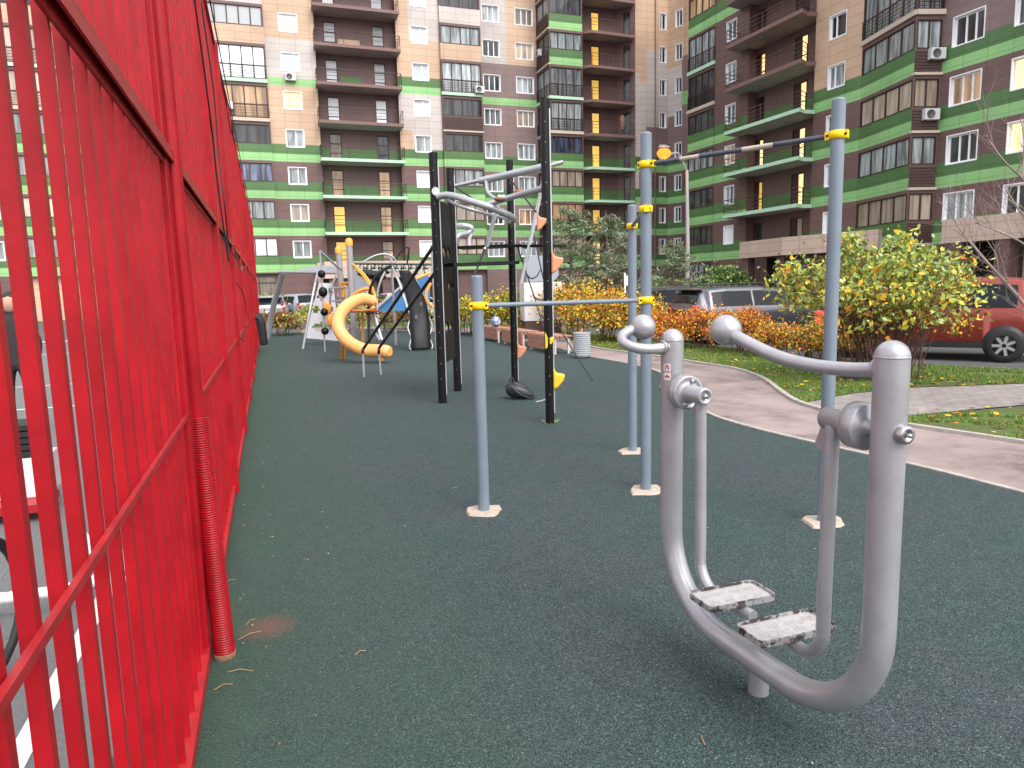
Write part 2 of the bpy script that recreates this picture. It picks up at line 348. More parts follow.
for y in posts:
    mb=MB(); mb.box((FX-.02 if abs(y-3.22)<.1 else FX+.005,y,HT/2),(.10,.10,HT)); mb.build('post',RED,fence,bevel=.006)
# cable pipe in front of the fence
pp=thing('cable_pipe','round red cable pipe with a corrugated sleeve standing against the red fence','pipe',(-.27,3.2,0))
MB().tube(spline([(-.325,3.36,1.0),(-.334,3.35,1.4),(-.338,3.24,HT-.1)],6),.037,20).build('pipe',RED,pp)
mb=MB(); prof=[]
z=.02
while z<1.06: prof+=[(.040,z),(.046,z+.003),(.046,z+.006),(.040,z+.008)]; z+=.0105
vs=[];fs=[];n=20
for r,h in prof:
    cx=-.325+.042*(1-min(1,h/1.0)); cy=3.36-.16*(1-min(1,h/1.0))
    for j in range(n): a=2*PI*j/n; vs.append((cx+r*math.cos(a),cy+r*math.sin(a),h))
for i in range(len(prof)-1):
    for j in range(n): fs.append((i*n+j,i*n+(j+1)%n,(i+1)*n+(j+1)%n,(i+1)*n+j))
mb.add(vs,fs,0,True); mb.build('corrugated_sleeve',RED,pp)
CARD=mat('frayed_base',(.20,.10,.06),.9,noise=.3,nscale=60)
MB().lathe([(.047,0),(.048,.022),(.044,.024)],(-.284,3.205,.004),20).build('frayed_end',CARD,pp)
# cables hanging on the fence
def cable(pts,r,label,m=BLKR,name='cable'):
    o=MB().tube(spline(pts,8),r,6).build(name,m,origin=pts[0]); tag(o,label,'cable'); return o
cx=-.33
cable([(cx,4.3,4.25),(cx+.02,5.2,3.5),(cx+.02,6.0,2.9),(cx+.01,6.5,2.45),(cx+.03,6.9,1.9),(cx+.02,7.1,2.2)],.006,'thin black cable sagging across the red fence from its top edge')
cable([(cx,6.3,3.9),(cx+.03,6.55,3.3),(cx+.03,6.6,2.8),(cx+.05,6.5,2.3),(cx+.03,7.3,2.05),(cx+.05,8.6,2.0)],.006,'black cable looped down beside the second post of the red fence')
cable([(cx,9.6,4.2),(cx+.04,10.2,4.0),(cx+.06,10.5,3.75),(cx+.04,10.1,3.7),(cx+.02,9.9,3.9)],.006,'small loop of black cable high on the red fence')
cable([(cx+.02,7.3,4.32),(cx+.02,10,4.33),(cx+.02,18,4.3),(cx+.02,26,4.32)],.007,'long black cable lying along the top edge of the red fence')
cable([(cx+.03,8.3,2.15),(cx+.05,9.4,1.9),(cx+.04,10.5,1.98),(cx+.03,12.5,2.05)],.008,'brown bundled cable tied along the upper rail of the red fence',m=mat('brown_cable',(.25,.12,.09),.6))
cable([(cx,8.9,1.75),(cx+.05,9.6,1.62),(cx+.05,10.2,1.35),(cx+.03,9.3,1.05),(cx,9.0,1.1)],.006,'black cable loop hanging below the upper rail of the red fence')
# worn black tyre-like bag hung at the far end of the fence
tb=thing('rolled_mat','black rolled mat leaning against the far end of the red fence','rolled mat',(.0,20.6,0))
a=PY(259,319,20.6); b=PY(264,345,20.6); 
MB().tube(spline([a+Vector((-.25,0,.12)),a,(a+b)/2+Vector((.02,0,0)),b],5),[.10]*6+[.12]*5+[.11]*4+[.09],12).build('roll',BLKR,tb)
MB().tube([a+Vector((-.2,-.1,.1)),a+Vector((.02,-.12,-.02)),a+Vector((-.2,-.1,-.2))],.02,6).build('strap',BLKR,tb)

# ------------------------------------------------------------------ air walker machine
wk=thing('air_walker','silver tubular two-footplate air walker exercise machine with ball-ended handles','exercise machine',(1.68,2.1,0))
XL,YL,XR,YR=1.65,2.64,1.70,1.548; rr=.357; zb=.165; TR=.0485
L=Vector((XL,YL,0)); Rp=Vector((XR,YR,0)); D=(Rp-L).length; u=(Rp-L).normalized(); Z=Vector((0,0,1))
pts=[L+Z*(1.36-.0),L+Z*1.2,L+Z*.9,L+Z*(zb+rr)]
for i in range(1,13):
    a=i/12*PI/2; pts.append(L+u*(rr-rr*math.cos(a))+Z*(zb+rr-rr*math.sin(a)))
for i in range(0,12):
    a=i/12*PI/2; pts.append(L+u*(D-rr+rr*math.sin(a))+Z*(zb+rr-rr*math.cos(a)))
pts+=[Rp+Z*(zb+rr),Rp+Z*.9,Rp+Z*1.2,Rp+Z*1.375]
mb=MB().tube(pts,TR,32,cap=False)
for c,h in ((L,1.36),(Rp,1.375)):
    mb.lathe([(TR*math.cos(t),TR*math.sin(t)*1.0) for t in [i/10*PI/2 for i in range(11)]],c+Z*h,32)
    mb.lathe([(TR+.0005,-.003),(TR+.0022,0),(TR+.0005,.003)],c+Z*(h-.0),32)
mb.build('frame_tube',SILV,wk)
for c_,h_z,dx_,dy_ in ((L,1.33,-TR,0),(Rp,1.335,0,TR)):
    m_=MB()
    ctr=c_+Z*h_z+Vector((dx_,dy_,0)); ax_='X' if dx_ else 'Y'
    m_.lathe([(.024,-.006),(.032,-.002),(.034,.003),(.026,.008)],ctr,20,axis=ax_); m_.build('weld_collar',SILV,wk)
st=L+u*(D*.5-.02)
mb=MB().lathe([(.040,0.004),(.038,.16)],(st.x+.045,st.y,0),24); mb.build('ground_stub',SILV,wk)
# pivots
def pivot(c,s):
    c=Vector(c); y=lambda t:c+Vector((0,s*t,0))
    q=lambda a,b,r,n=28:MB.tube
    m_=MB(); prof=[(.0,.035),(.024,.035),(.024,.066),(.030,.068),(.032,.072),(.070,.073),(.073,.077),(.073,.122),(.071,.124),(.073,.126),(.070,.130),(.060,.130),(.058,.127),(.044,.127),(.038,.131),(.035,.136),(.035,.246),(.031,.251),(.023,.251),(.022,.243),(.0,.243)]
    m_.lathe([(r,h*s) for r,h in prof],c,32,axis='Y'); m_.build('bearing_housing',SILV,wk)
    m_=MB(); m_.lathe([(r,h*s) for r,h in [(0,.256),(.010,.256),(.010,.243)]],c,12,axis='Y'); m_.build('bolt',STEEL,wk)
    m_=MB()
    for k in range(2):
        a=R(70+k*180); m_.lathe([(r,h*s) for r,h in [(.010,.127),(.010,.138),(0,.140)]],c+Vector((.052*math.cos(a),0,.052*math.sin(a))),10,axis='Y')
    m_.build('bolt',STEEL,wk)
    m_=MB(); m_.lathe([(r,-h*s) for r,h in [(.024,.042),(.028,.046),(.028,.062),(.025,.068),(.013,.068),(.012,.062),(0,.062)]],c,20,axis='Y'); m_.lathe([(r,-h*s) for r,h in [(.007,.064),(.007,.078),(0,.080)]],c,8,axis='Y'); m_.build('end_cap',STEEL,wk)
pivot((XL,YL,1.145),-1); pivot((XR,YR,1.155),1)
# swing arms
def swing(pts): return MB().tube(spline(pts,6),.0235,20).build('swing_arm',SILV,wk)
yl=YL-.213; yr=YR+.205
def arm_path(x0,x1,y0,sg,yend,rc=.125,zl=.314):
    p=[(x0,y0,1.14),(x0+(x1-x0)*.5,y0,.85),(x1,y0,.55),(x1,y0,zl+rc)]
    dx,dy=.10,.99*sg
    for i in range(1,7):
        t=i/6*PI/2; q=rc*(1-math.cos(t)); p.append((x1+dx*q,y0+dy*q,zl+rc-rc*math.sin(t)))
    e=abs(yend-y0)/.99; p+= [(x1+dx*(rc+e)*.5,y0+dy*(rc+e)*.5,zl),(x1+dx*e,yend,zl)]
    return p
swing(arm_path(1.66,1.668,yl+.012,-1,2.13)); swing(arm_path(1.69,1.682,yr,1,1.98))
def brace(p,q): MB().bar(p,q,.008,.05).build('brace',SILV,wk)
brace((1.665,yl+.022,1.12),(1.665,yl+.05,1.06)); brace((1.69,yr+.022,1.12),(1.69,yr+.05,1.05))
TREAD=None
def tread(nt,b,N,L_):
    g=N('ShaderNodeNewGeometry').outputs['Position']
    w=N('ShaderNodeTexWave'); w.inputs['Scale'].default_value=34; w.bands_direction='DIAGONAL'; w.inputs['Distortion'].default_value=1.2; L_(g,w.inputs['Vector'])
    n=noise_node(N,L_,30,6,.75,g); r=ramp(nt,[(.30,(.34,.29,.26)),(.42,(.47,.45,.44)),(.7,(.58,.58,.59))]); L_(n.outputs['Fac'],r.inputs[0]); L_(r.outputs[0],b.inputs['Base Color'])
TREAD=mat('worn_chequer_plate',(.5,.5,.5),.45,metal=.35,build=tread)
def worn(nt,b,N,L_):
    g=N('ShaderNodeNewGeometry').outputs['Position']
    n=noise_node(N,L_,14,6,.75,g); r=ramp(nt,[(.47,(.05,.038,.036)),(.54,(.36,.35,.36))]); L_(n.outputs['Fac'],r.inputs[0]); L_(r.outputs[0],b.inputs['Base Color'])
WORN=mat('worn_silver_rim',(.3,.3,.3),.4,metal=.3,build=worn)
def footplate(x0,x1,y0,y1,z):
    def rr_(x0,x1,y0,y1,r,z,n=5):
        o=[]
        for cx,cy,a0 in ((x1-r,y1-r,0),(x0+r,y1-r,90),(x0+r,y0+r,180),(x1-r,y0+r,270)):
            for i in range(n+1): a=R(a0+90*i/n); o.append((cx+r*math.cos(a),cy+r*math.sin(a),z))
        return o
    A=rr_(x0,x1,y0,y1,.03,z-.010);B=rr_(x0,x1,y0,y1,.03,z+.014);Cc=rr_(x0+.006,x1-.006,y0+.006,y1-.006,.024,z+.014);Dd=rr_(x0+.006,x1-.006,y0+.006,y1-.006,.024,z)
    n=len(A);m_=MB();vs=A+B+Cc+Dd;fs=[]
    for k in range(3):
        for i in range(n): fs.append((k*n+i,k*n+(i+1)%n,(k+1)*n+(i+1)%n,(k+1)*n+i))
    m_.add(vs,fs); m_.poly([Vector(p) for p in A][::-1])
    fp=m_.build('footplate',WORN,wk)
    m_=MB(); m_.poly([Vector(p)+Vector((0,0,.002)) for p in Dd])
    for gx in range(4):
        for gy in range(2):
            bx=x0+.055+gx*(x1-x0-.11)/3; by=y0+.05+gy*(y1-y0-.10)
            for k in range(4):
                c_=Vector((bx-.018+k*.012,by,z+.004)); m_.bar(c_+Vector((-.006,-.014,-.0018)),c_+Vector((.006,.014,-.0018)),.004,.003)
    m_.build('tread',TREAD,fp)
footplate(1.530,1.845,2.165,2.328,.350); footplate(1.535,1.875,1.875,2.030,.350)
# handles
def handle(pts,ball,r=.0225):
    h=MB().tube(spline(pts,8),r,20); h.lathe([(r+.001,-.012),(.031,-.010),(.031,0.0),(r,.004)],pts[0],20,M=Vector((0,0,1)).rotation_difference(Vector(pts[1])-Vector(pts[0])).to_matrix()); o=h.build('handle',SILV,wk)
    MB().sphere(ball,.056,32,20).build('ball_grip',SILV,o)
rb=(CAM+ray(726,330)*(2.56/ray(726,330).dot(Fv)))
handle([(XR-.005,YR+.035,1.335),(XR-.015,YR+.14,1.325),(XR-.04,YR+.28,1.327),(XR-.07,YR+.42,1.35),rb+Vector((.0,-.03,-.012)),rb],rb)
lb=(CAM+ray(643,327)*(3.1/ray(643,327).dot(Fv)))
handle([(XL-.035,YL-.005,1.33),(XL-.10,YL+.005,1.325),(XL-.165,YL+.03,1.333),(XL-.20,YL+.07,1.355),(XL-.185,YL+.10,1.385),(XL-.12,YL+.11,1.41),lb],lb)
# two pictogram stickers on the left post
STK=mat('sticker_white',(.62,.55,.55),.5); STR=mat('sticker_red',(.40,.03,.05),.5)
for zc in (1.245,1.205):
    vs=[];fs=[]
    for i in range(7):
        a=R(192+i*6.5); 
        for dz in (-.016,.016): vs.append((XL+(TR+.0012)*math.cos(a),YL+(TR+.0012)*math.sin(a),zc+dz))
    for i in range(6): fs.append((2*i,2*i+2,2*i+3,2*i+1))
    s_=MB().add(vs,fs).build('sticker',STK,wk)
    m_=MB()
    def sp(a,z_): a=R(a); return Vector((XL+(TR+.0022)*math.cos(a),YL+(TR+.0022)*math.sin(a),zc+z_))
    if zc>1.22:
        m_.poly([sp(200,-.010),sp(205,-.010),sp(208,.004),sp(214,.004),sp(218,-.010),sp(224,-.010),sp(219,.010),sp(206,.010)])
    else: m_.poly([sp(199,-.006),sp(226,-.006),sp(222,.003),sp(212,.008),sp(202,.001)])
    m_.build('pictogram',STR,s_)

# ------------------------------------------------------------------ pull-up bars
pu=thing('pull_up_bars','grey steel pull-up bar frame of four posts with yellow clamps','pull-up bars',(2.4,4.6,0))
PO={1:(Vector((1.38,4.70,0)),1.69),2:(Vector((2.70,4.69,0)),2.70),3:(G(823.5,523),2.70),4:(Vector((3.24,5.88,0)),2.33)}
rp=.041
for k,(p,h) in PO.items():
    m_=MB().tube([p+Z*-.02,p+Z*(h-.01)],rp,24,cap=False); m_.lathe([(rp,-.01),(rp*.93,-.001),(rp*.7,.003),(0,.004)],p+Z*h,24)
    po=m_.build('post',GREYP,pu)
    n=14; rs=[random.uniform(.105,.135)/max(abs(math.cos(2*PI*_/n+.4)),abs(math.sin(2*PI*_/n+.4)))**.7 for _ in range(n)]
    top=[p+Vector((rs[i]*math.cos(2*PI*i/n),rs[i]*math.sin(2*PI*i/n)*.9,.020)) for i in range(n)]
    bot=[p+Vector((1.08*rs[i]*math.cos(2*PI*i/n),rs[i]*math.sin(2*PI*i/n),.002)) for i in range(n)]
    f_=MB(); f_.add(top+bot,[tuple(range(n))]+[(i,n+i,n+(i+1)%n,(i+1)%n) for i in range(n)]); f_.build('concrete_footing',CONC,pu)
def clamp(k,z,to,r=.017):
    p=PO[k][0]; m_=MB(); m_.lathe([(rp+.001,-.026),(rp+.009,-.024),(rp+.009,.024),(rp+.001,.026)],p+Z*z,24)
    d=(to-p);d.z=0;d.normalize(); m_.bar(p+Z*z+d*(rp-.005),p+Z*z+d*(rp+.03),.045,.048)
    m_.bar(p+Z*z-d*(rp-.005),p+Z*z-d*(rp+.02),.04,.048)
    c=m_.build('clamp',YEL,pu)
    nrm=Vector((d.y,-d.x,0)); 
    if nrm.y>0: nrm=-nrm
    b_=MB(); b_.sphere(p+Z*z+d*(rp+.015)+nrm*.026,.008,8,6); b_.sphere(p+Z*z-d*(rp+.01)+nrm*.022,.008,8,6); b_.build('bolt',BLKP,c)
def pbar(a,b,za,zb_,m=GREYP,bands=None,name='crossbar'):
    A=PO[a][0]+Z*za;B=PO[b][0]+Z*zb_; d=(B-A).normalized(); A2=A+d*(rp+.012);B2=B-d*(rp+.012)
    if bands is None: MB().tube([A2,B2],.0165,16).build(name,m,pu)
    else:
        m_=MB(); t0=0
        for t,mi in bands: m_.tube([A2.lerp(B2,t0),A2.lerp(B2,t)],.0165,16,m=mi,cap=(t0==0 or t==1)); t0=t
        m_.build(name,[BARP,BARD,BARW],pu)
    clamp(a,za,B); clamp(b,zb_,A)
pbar(1,2,1.485,1.485)
pbar(2,3,2.475,2.485,bands=[(.18,1),(.30,2),(.55,1),(.72,2),(1,1)])
pbar(2,4,2.155,2.14)
# ------------------------------------------------------------------ black climbing structure
bk=thing('workout_climbing_frame','black post climbing frame with bent silver tubes and black boards','climbing frame',(2.9,9.4,0))
Q={1:(Vector((2.27,9.65,0)),3.46),2:(Vector((2.77,10.7,0)),3.44),3:(Vector((3.69,10.57,0)),3.57),4:(Vector((3.08,7.59,0)),3.70)}
for k,(p,h) in Q.items():
    r=.06 if k!=4 else .052
    if k==3: r=.055
    m_=MB(); m_.tube([p,p+Z*(h-.06)],r,20); m_.tube([p+Z*(h-.061),p+Z*(h-.01)],r,20)
    po=m_.build('post',BLKP,bk)
    g=MB()
    d=Vector((Rv.x,Rv.y,0)).normalized()
    g.bar(p+Z*.12+d*(r+.002),p+Z*(h-.12)+d*(r+.002),.014,.014,up=Vector((0,1,0))); g.build('groove_strip',GALV,po)
    bo=MB(); fd=-Vector((Fv.x,Fv.y,0)).normalized()
    z=.35
    while z<h-.2: bo.sphere(p+Z*z+fd*r*1.0,.006,6,4); z+=.22
    bo.build('rivet',GALV,po)
# board between posts 1 and 2, with diamond cut-outs
A,B=Q[1][0],Q[2][0]; d=(B-A).normalized(); n_=Vector((-d.y,d.x,0))*.012; Lb=(B-A).length
def brd(u,z): return A+d*u+Z*z
m_=MB(); uu=[.07,.30,.62,.90,Lb-.07]; zz=[.55,.95,1.15,1.55,1.75,2.05,2.25,2.85]
holes={(1,1),(2,1),(2,3),(1,5),(2,5),(3,3)}
for i in range(4):
    for j in range(7):
        if (i,j) in holes:
            c=brd((uu[i]+uu[i+1])/2,(zz[j]+zz[j+1])/2)
            q=[brd(uu[i],zz[j]),brd(uu[i+1],zz[j]),brd(uu[i+1],zz[j+1]),brd(uu[i],zz[j+1])]; mids=[(q[k]+q[(k+1)%4])/2 for k in range(4)]
            for k in range(4): m_.prism([q[k]-n_,mids[k]-n_,mids[k-1]-n_],n_*2)
        else: m_.prism([brd(uu[i],zz[j])-n_,brd(uu[i+1],zz[j])-n_,brd(uu[i+1],zz[j+1])-n_,brd(uu[i],zz[j+1])-n_],n_*2)
m_.build('board',BOARD,bk)
def bt(name,pts,r,m=GALV,n=14): return MB().tube(spline(pts,6) if len(pts)>2 else pts,r,n).build(name,m,bk)
q1=Q[1][0];q2=Q[2][0];q3=Q[3][0];q4=Q[4][0]
# boards like shelves
def plank(p,q,t=.035,w=.16,name='shelf_board'):
    d=(q-p).normalized(); s=Vector((-d.y,d.x,0))
    m_=MB(); m_.bar(p,q,w,t); return m_.build(name,BOARD,bk)
plank(PY(447,265,10.0),PY(512,263,10.2),.045,.45)
plank(PY(460,248,11.0),PY(512,246,10.6),.04,.4); plank(PY(514,246,10.4),PY(556,246,9.4),.04,.4)
# tubes at the top
bt('top_tube',[PY(455,186,10.4),PY(482,180,10.1)],.028); bt('top_tube',[PY(480,181,10.1),PY(548,166,9.0)],.05); bt('top_tube',[PY(545,167,9.0),PY(563,162,8.9)],.028)
bt('bent_tube',[PY(438,197,9.57),PY(446,195,9.45),PY(458,197,9.25),PY(472,201.5,9.05),PY(492,208,8.9),PY(508,215,9.0),PY(514,219,9.5),PY(511,222,10.2)],.045)
bt('thin_tube',[q1+Z*2.95,PY(455,204,9.4),PY(480,212,9.3),PY(507,219,10.2)],.022)
bt('side_tube',[PY(483,206,9.0),PY(515,196,8.6),q4+Z*2.72],.038)
bt('diagonal_brace',[PY(455,187,10.4),PY(480,203,9.4)],.012,BLKP); bt('diagonal_brace',[PY(511,180,10.2),PY(536,212,9.0)],.012,BLKP)
bt('leaning_leg',[PY(545,170,9.0),PY(538,205,9.4),PY(521,283,10.0)],.026,WHITE); bt('leaning_leg',[PY(500,196,9.2),PY(487,246,9.8)],.028,WHITE); bt('leaning_leg',[PY(485,248,10.6),PY(474,276,11.6)],.016)
bt('hoop',[PY(455,227,10.8),PY(462,226,10.9),PY(471,228,10.9),PY(468,233,10.9),PY(458,236,10.8),PY(455,243,10.8)],.05)
bt('hoop',[PY(471,233,10.9),PY(469,240,10.9),PY(469,246,10.9)],.03,WHT)
bt('hoop',[PY(486,178,10.0),PY(488,192,9.8),PY(497,199,9.5),PY(504,196,9.5)],.025)
# flanges where tubes meet post 1
m_=MB(); m_.lathe([(0,0),(.055,0),(.055,.015),(0,.015)],q1+Vector((0,-.078,2.93)),16,axis='Y',smooth=False); m_.build('flange',GALV,bk)
# climbing holds
def hold(p,s,m,name='hold'):
    p=Vector(p); prof=[(0,1.0),(.35,.45),(1.15,.30),(.95,-.25),(.45,-.85),(0,-1.1)]
    th=Vector((Fv.x,Fv.y,0)).normalized()*s*.5; sx=Vector((Rv.x,Rv.y,0)).normalized()
    m_=MB().prism([p+sx*x*s+Z*z*s-th for x,z in prof],th*2)
    return m_.build(name,m,bk,bevel=s*.22)
def onpost(k,py,side=1):
    p=Q[k][0]; best=min([i*.01 for i in range(400)],key=lambda z:abs((lambda d:384-F_PX*d.dot(Uv)/d.dot(Fv))(p+Z*z-CAM)-py))
    sx=Vector((Rv.x,Rv.y,0)).normalized(); return p+Z*best+sx*side*.045
hold(onpost(4,378),.125,YELH); hold(onpost(4,262),.13,PEACH); hold(onpost(3,350),.14,PEACH)
h=hold(onpost(4,222,-1.8)+Vector((-.05,-.05,0)),.10,PEACH)
hold(onpost(4,340,-1),.10,YELH)
m_=MB()
for x,y in ((499,200),(519,193)): m_.sphere(PY(x,y-1,8.75),.055,10,7,sc=(1.3,1,.6))
m_.build('hold',mat('brown_plastic',(.22,.10,.05),.5),bk)
# rope ladder
def rope(pts,r=.012): return MB().tube(pts,r,8)
rl=thing('rope_ladder','dark rope ladder slung from the black climbing frame down to the rubber ground','rope ladder',(4.2,9.6,0))
s1=[PY(517,240,10.6),PY(533,290,10.2),PY(549,343,9.6)]
s1=[PY(516,243,10.4),PY(526,272,10.1),PY(541,318,9.7),PY(549,346,9.5)]
s2=[PY(533,231,10.6),PY(545,285,10.6),PY(557,322,10.7),PY(574,352,10.7),G(593,381)]
MB().tube(spline(s1,4),.011,6).build('side_rope',ROPE,rl); MB().tube(spline(s2,4),.011,6).build('side_rope',ROPE,rl)
for (a,b) in (((519,243),(535,240)),((527,275),(541,268)),((533,295),(549,292)),((541,315),(555,313))):
    pa=PY(*a,10.15);pb=PY(*b,10.6); mid=(pa+pb)/2-Z*.10
    MB().tube(spline([pa,mid.lerp(pa,.5)-Z*.03,mid,mid.lerp(pb,.5)-Z*.03,pb],4),.011,6).build('rung',ROPE,rl)

# parallel inclined slide rails
sr=thing('slide_rails','pair of dark inclined steel rails rising from short legs to the black climbing frame','slide rails',(1.9,12.5,0))
e1=PY(437,241,10.1);e2=PY(443,262,10.5)
MB().tube([G(364,377),PY(363,353,13.39)],.022,12).build('leg',GALV,sr); MB().tube([G(381,375),PY(379,353,13.53)],.022,12).build('leg',GALV,sr)
DBAR=mat('bronze_dark_bar',(.045,.035,.03),.35,metal=.4)
MB().tube(spline([PY(363,354,13.39),PY(363,350,13.38),PY(368,342,13.2),e1],5),.028,12).build('rail',DBAR,sr); MB().tube(spline([PY(379,354,13.53),PY(379,350,13.5),PY(384,341,13.3),e2],5),.028,12).build('rail',DBAR,sr)

# ------------------------------------------------------------------ backpack by the frame, chain
bp_=thing('backpack','black backpack lying on the rubber ground against a black post','backpack',(3.42,9.55,0))
c=G(522,400); c=Vector((c.x+.0,c.y+.1,0))
def blob(prof,name,m,parent):
    m_=MB(); rings=[]
    for x,w,h,zc in prof:
        rings.append([Vector((x,w*math.cos(a)*abs(math.cos(a))**-.3 if abs(math.cos(a))>.01 else 0,zc+h*math.sin(a))) for a in [2*PI*j/14 for j in range(14)]])
    ax=Vector((Rv.x,Rv.y,0)).normalized(); ay=Vector((-ax.y,ax.x,0))
    vs=[c+ax*v.x+ay*v.y+Z*max(v.z,.006) for r_ in rings for v in r_]; fs=[]
    for i in range(len(rings)-1):
        for j in range(14): fs.append((i*14+j,(i+1)*14+j,(i+1)*14+(j+1)%14,i*14+(j+1)%14))
    fs.append(tuple(range(14))); fs.append(tuple(range((len(rings)-1)*14,len(rings)*14))[::-1])
    m_.add(vs,fs,0,True); return m_.build(name,m,parent,sub=1)
BAG=mat('bag_nylon_black',(.022,.024,.032),.38,bump=.3,bscale=15,noise=.3)
blob([(-.20,.05,.06,.16),(-.17,.10,.10,.15),(-.08,.13,.12,.13),(.05,.13,.10,.11),(.15,.10,.07,.075),(.21,.05,.04,.045)],'bag_body',BAG,bp_)
blob([(-.12,.06,.03,.235),(-.04,.07,.03,.225),(.06,.06,.03,.19),(.13,.04,.02,.145)],'front_pocket',BAG,bp_)
ax=Vector((Rv.x,Rv.y,0)).normalized(); ay=Vector((-ax.y,ax.x,0))
MB().tube(spline([c-ax*.14+Z*.24,c-ax*.13+Z*.30,c-ax*.09+Z*.30,c-ax*.07+Z*.24],5),.010,8).build('handle',BAG,bp_)
MB().tube(spline([c-ax*.12-ay*.12+Z*.2,c-ax*.0-ay*.16+Z*.10,c+ax*.14-ay*.12+Z*.03,c+ax*.22-ay*.05+Z*.02],5),.012,6).build('strap',BAG,bp_)
ck=MB().tube(spline([G(536,402,.02),G(541,401,.02),G(545,400,.02),G(550,401,.02)],5),.012,6).build('strap',GALV,bp_)

# ------------------------------------------------------------------ benches and bin
def bench(y0,y1,x=6.62,label=''):
    t=thing('bench',label,'bench',(x,(y0+y1)/2,0),'wooden benches along the far kerb')
    Lc=y1-y0; m_=MB()
    for k in range(4): m_.box((x-.17+k*.115,(y0+y1)/2,.43),(.10,Lc,.035))
    m_.build('seat',WOOD,t,bevel=.004)
    m_=MB()
    for k in range(3): m_.box((x-.245+.0*k,(y0+y1)/2,.372-k*.112),(.035,Lc-.04,.108))
    m_.build('front_board',WOOD,t,bevel=.004)
    for yy in (y0+.10,y1-.10):
        m_=MB(); m_.box((x-.19,yy,.20),(.05,.05,.40)); m_.box((x+.16,yy,.20),(.05,.05,.40)); m_.box((x,yy,.38),(.34,.045,.045)); m_.build('leg',WOODE,t)
for a,b,l in ((15.35,17.15,'wooden bench nearest the concrete bin'),(17.55,19.3,'middle wooden bench of the row of three by the hedge'),(19.7,21.5,'wooden bench farthest from the bin, with a blue bag on it')): bench(a,b,label=l)
bn=thing('litter_bin','round grey ribbed concrete litter bin at the end of the wooden benches','litter bin',(6.62,14.33,0))
prof=[(.175,.03),(.185,.05)]; z=.06
while z<.54: prof+=[(.190,z),(.196,z+.012),(.196,z+.03),(.188,z+.038)]; z+=.048
prof+=[(.19,.56),(.165,.565),(.16,.50)]
MB().lathe(prof,(6.62,14.33,0),24).build('bin_body',BINM,bn); MB().lathe([(.16,.50),(.0,.49)],(6.62,14.33,0),24).build('liner',BLKR,bn); MB().lathe([(.17,.004),(.17,.05)],(6.62,14.33,0),20).build('base',BLKR,bn)
bb=thing('bag','small blue and white patterned bag resting on the farthest bench','bag',(6.55,20.4,.45))
BLUEB=mat('blue_white_cloth',(.1,.16,.4),.7,build=lambda nt,b,N,L:(lambda n,r:(L(n.outputs['Fac'],r.inputs[0]),L(r.outputs[0],b.inputs['Base Color'])))(noise_node(N,L,14,3,.6,N('ShaderNodeNewGeometry').outputs['Position']),ramp(nt,[(.45,(.03,.08,.30)),(.55,(.5,.52,.6))])))
m_=MB(); m_.sphere((6.52,20.3,.60),.17,14,10,sc=(.9,1.1,.95)); m_.build('bag_body',BLUEB,bb); MB().tube(spline([(6.46,20.2,.72),(6.5,20.3,.82),(6.55,20.45,.72)],5),.012,6).build('handle',BLUEB,bb)

# ------------------------------------------------------------------ playground group
pg=thing('play_tower','grey post play tower with orange caps, ladders, net and curved roof panels','play tower',(2.6,19.5,0))
GP=mat('grey_post_paint',(.30,.28,.29),.5,noise=.08)
def pt(name,pts,r,m=GP,parent=pg,n=12,sm=True): return MB().tube(spline(pts,6) if (len(pts)>2 and sm) else pts,r,n).build(name,m,parent)
def gp(x,y0,y1,Y,r,xt=None): return [PY(x if xt is None else xt,y0,Y),PY(x,y1,Y)]
for x,xt,y0,y1,Y,r in ((355,349,242,352,19.2,.085),(345,338.5,250,340,20.8,.085)):
    p=pt('post',[PY(xt,y0,Y),PY(x,y1,Y)],r); t_=PY(xt,y0,Y); 
    m_=MB(); m_.lathe([(r+.012,-.10),(r+.012,.05),(r*.6,.10),(0,.11)],t_,16); m_.build('post_cap',ORP,p)
m_=MB(); a=PY(340,262,20.8); 
# round curved roof panels behind
def flat(pts,Y,th,m,name='panel',parent=pg):
    P=[PY(x,y,Y) for x,y in pts]; return MB().prism(P,Vector((0,th,0))).build(name,m,parent)
flat([(296,271.5),(305,268),(316,266.3),(328,265.8),(340,266.4),(338,271.5)],21.5,.06,GRP,'roof_panel')
flat([(352,264),(364,268),(372,280),(371,292),(362,293),(354,300)],20.4,.05,GRP,'side_panel')
# climbing wall with oval holes
cw=thing('climbing_wall_panel','white leaning climbing panel with oval cut-outs and steel edge tubes','climbing panel',(1.6,22.5,0))
m_=MB()
def W(u,v):  # local board coordinates to photo plane
    return (lerp2(u,v))
def lerp2(u,v):
    a=(309+u*(0)-8*(1-v)*0,0)
    x0=319-14*(1-v); x1=331+14*(1-v)*.5+2; y0=283; y1=338+3*u
    return PY(x0+(x1-x0)*u,y0+(y1-y0)*(1-v),22.5)
nU,nV=16,22
holes=[(.30,.77,.22,.07),(.70,.55,.18,.06),(.45,.22,.30,.08),(.15,.52,.14,.08),(.80,.85,.12,.06)]
vs=[];fs=[]
for j in range(nV+1):
    for i in range(nU+1): vs.append(lerp2(i/nU,j/nV))
for j in range(nV):
    for i in range(nU):
        u_,v_=(i+.5)/nU,(j+.5)/nV
        if any(((u_-a)/c_)**2+((v_-b)/d_)**2<1 for a,b,c_,d_ in holes): continue
        k=j*(nU+1)+i; fs.append((k,k+1,k+nU+2,k+nU+1))
m_.add(vs,fs); o=m_.build('panel',WHT,cw); so=o.modifiers.new('s','SOLIDIFY'); so.thickness=.04
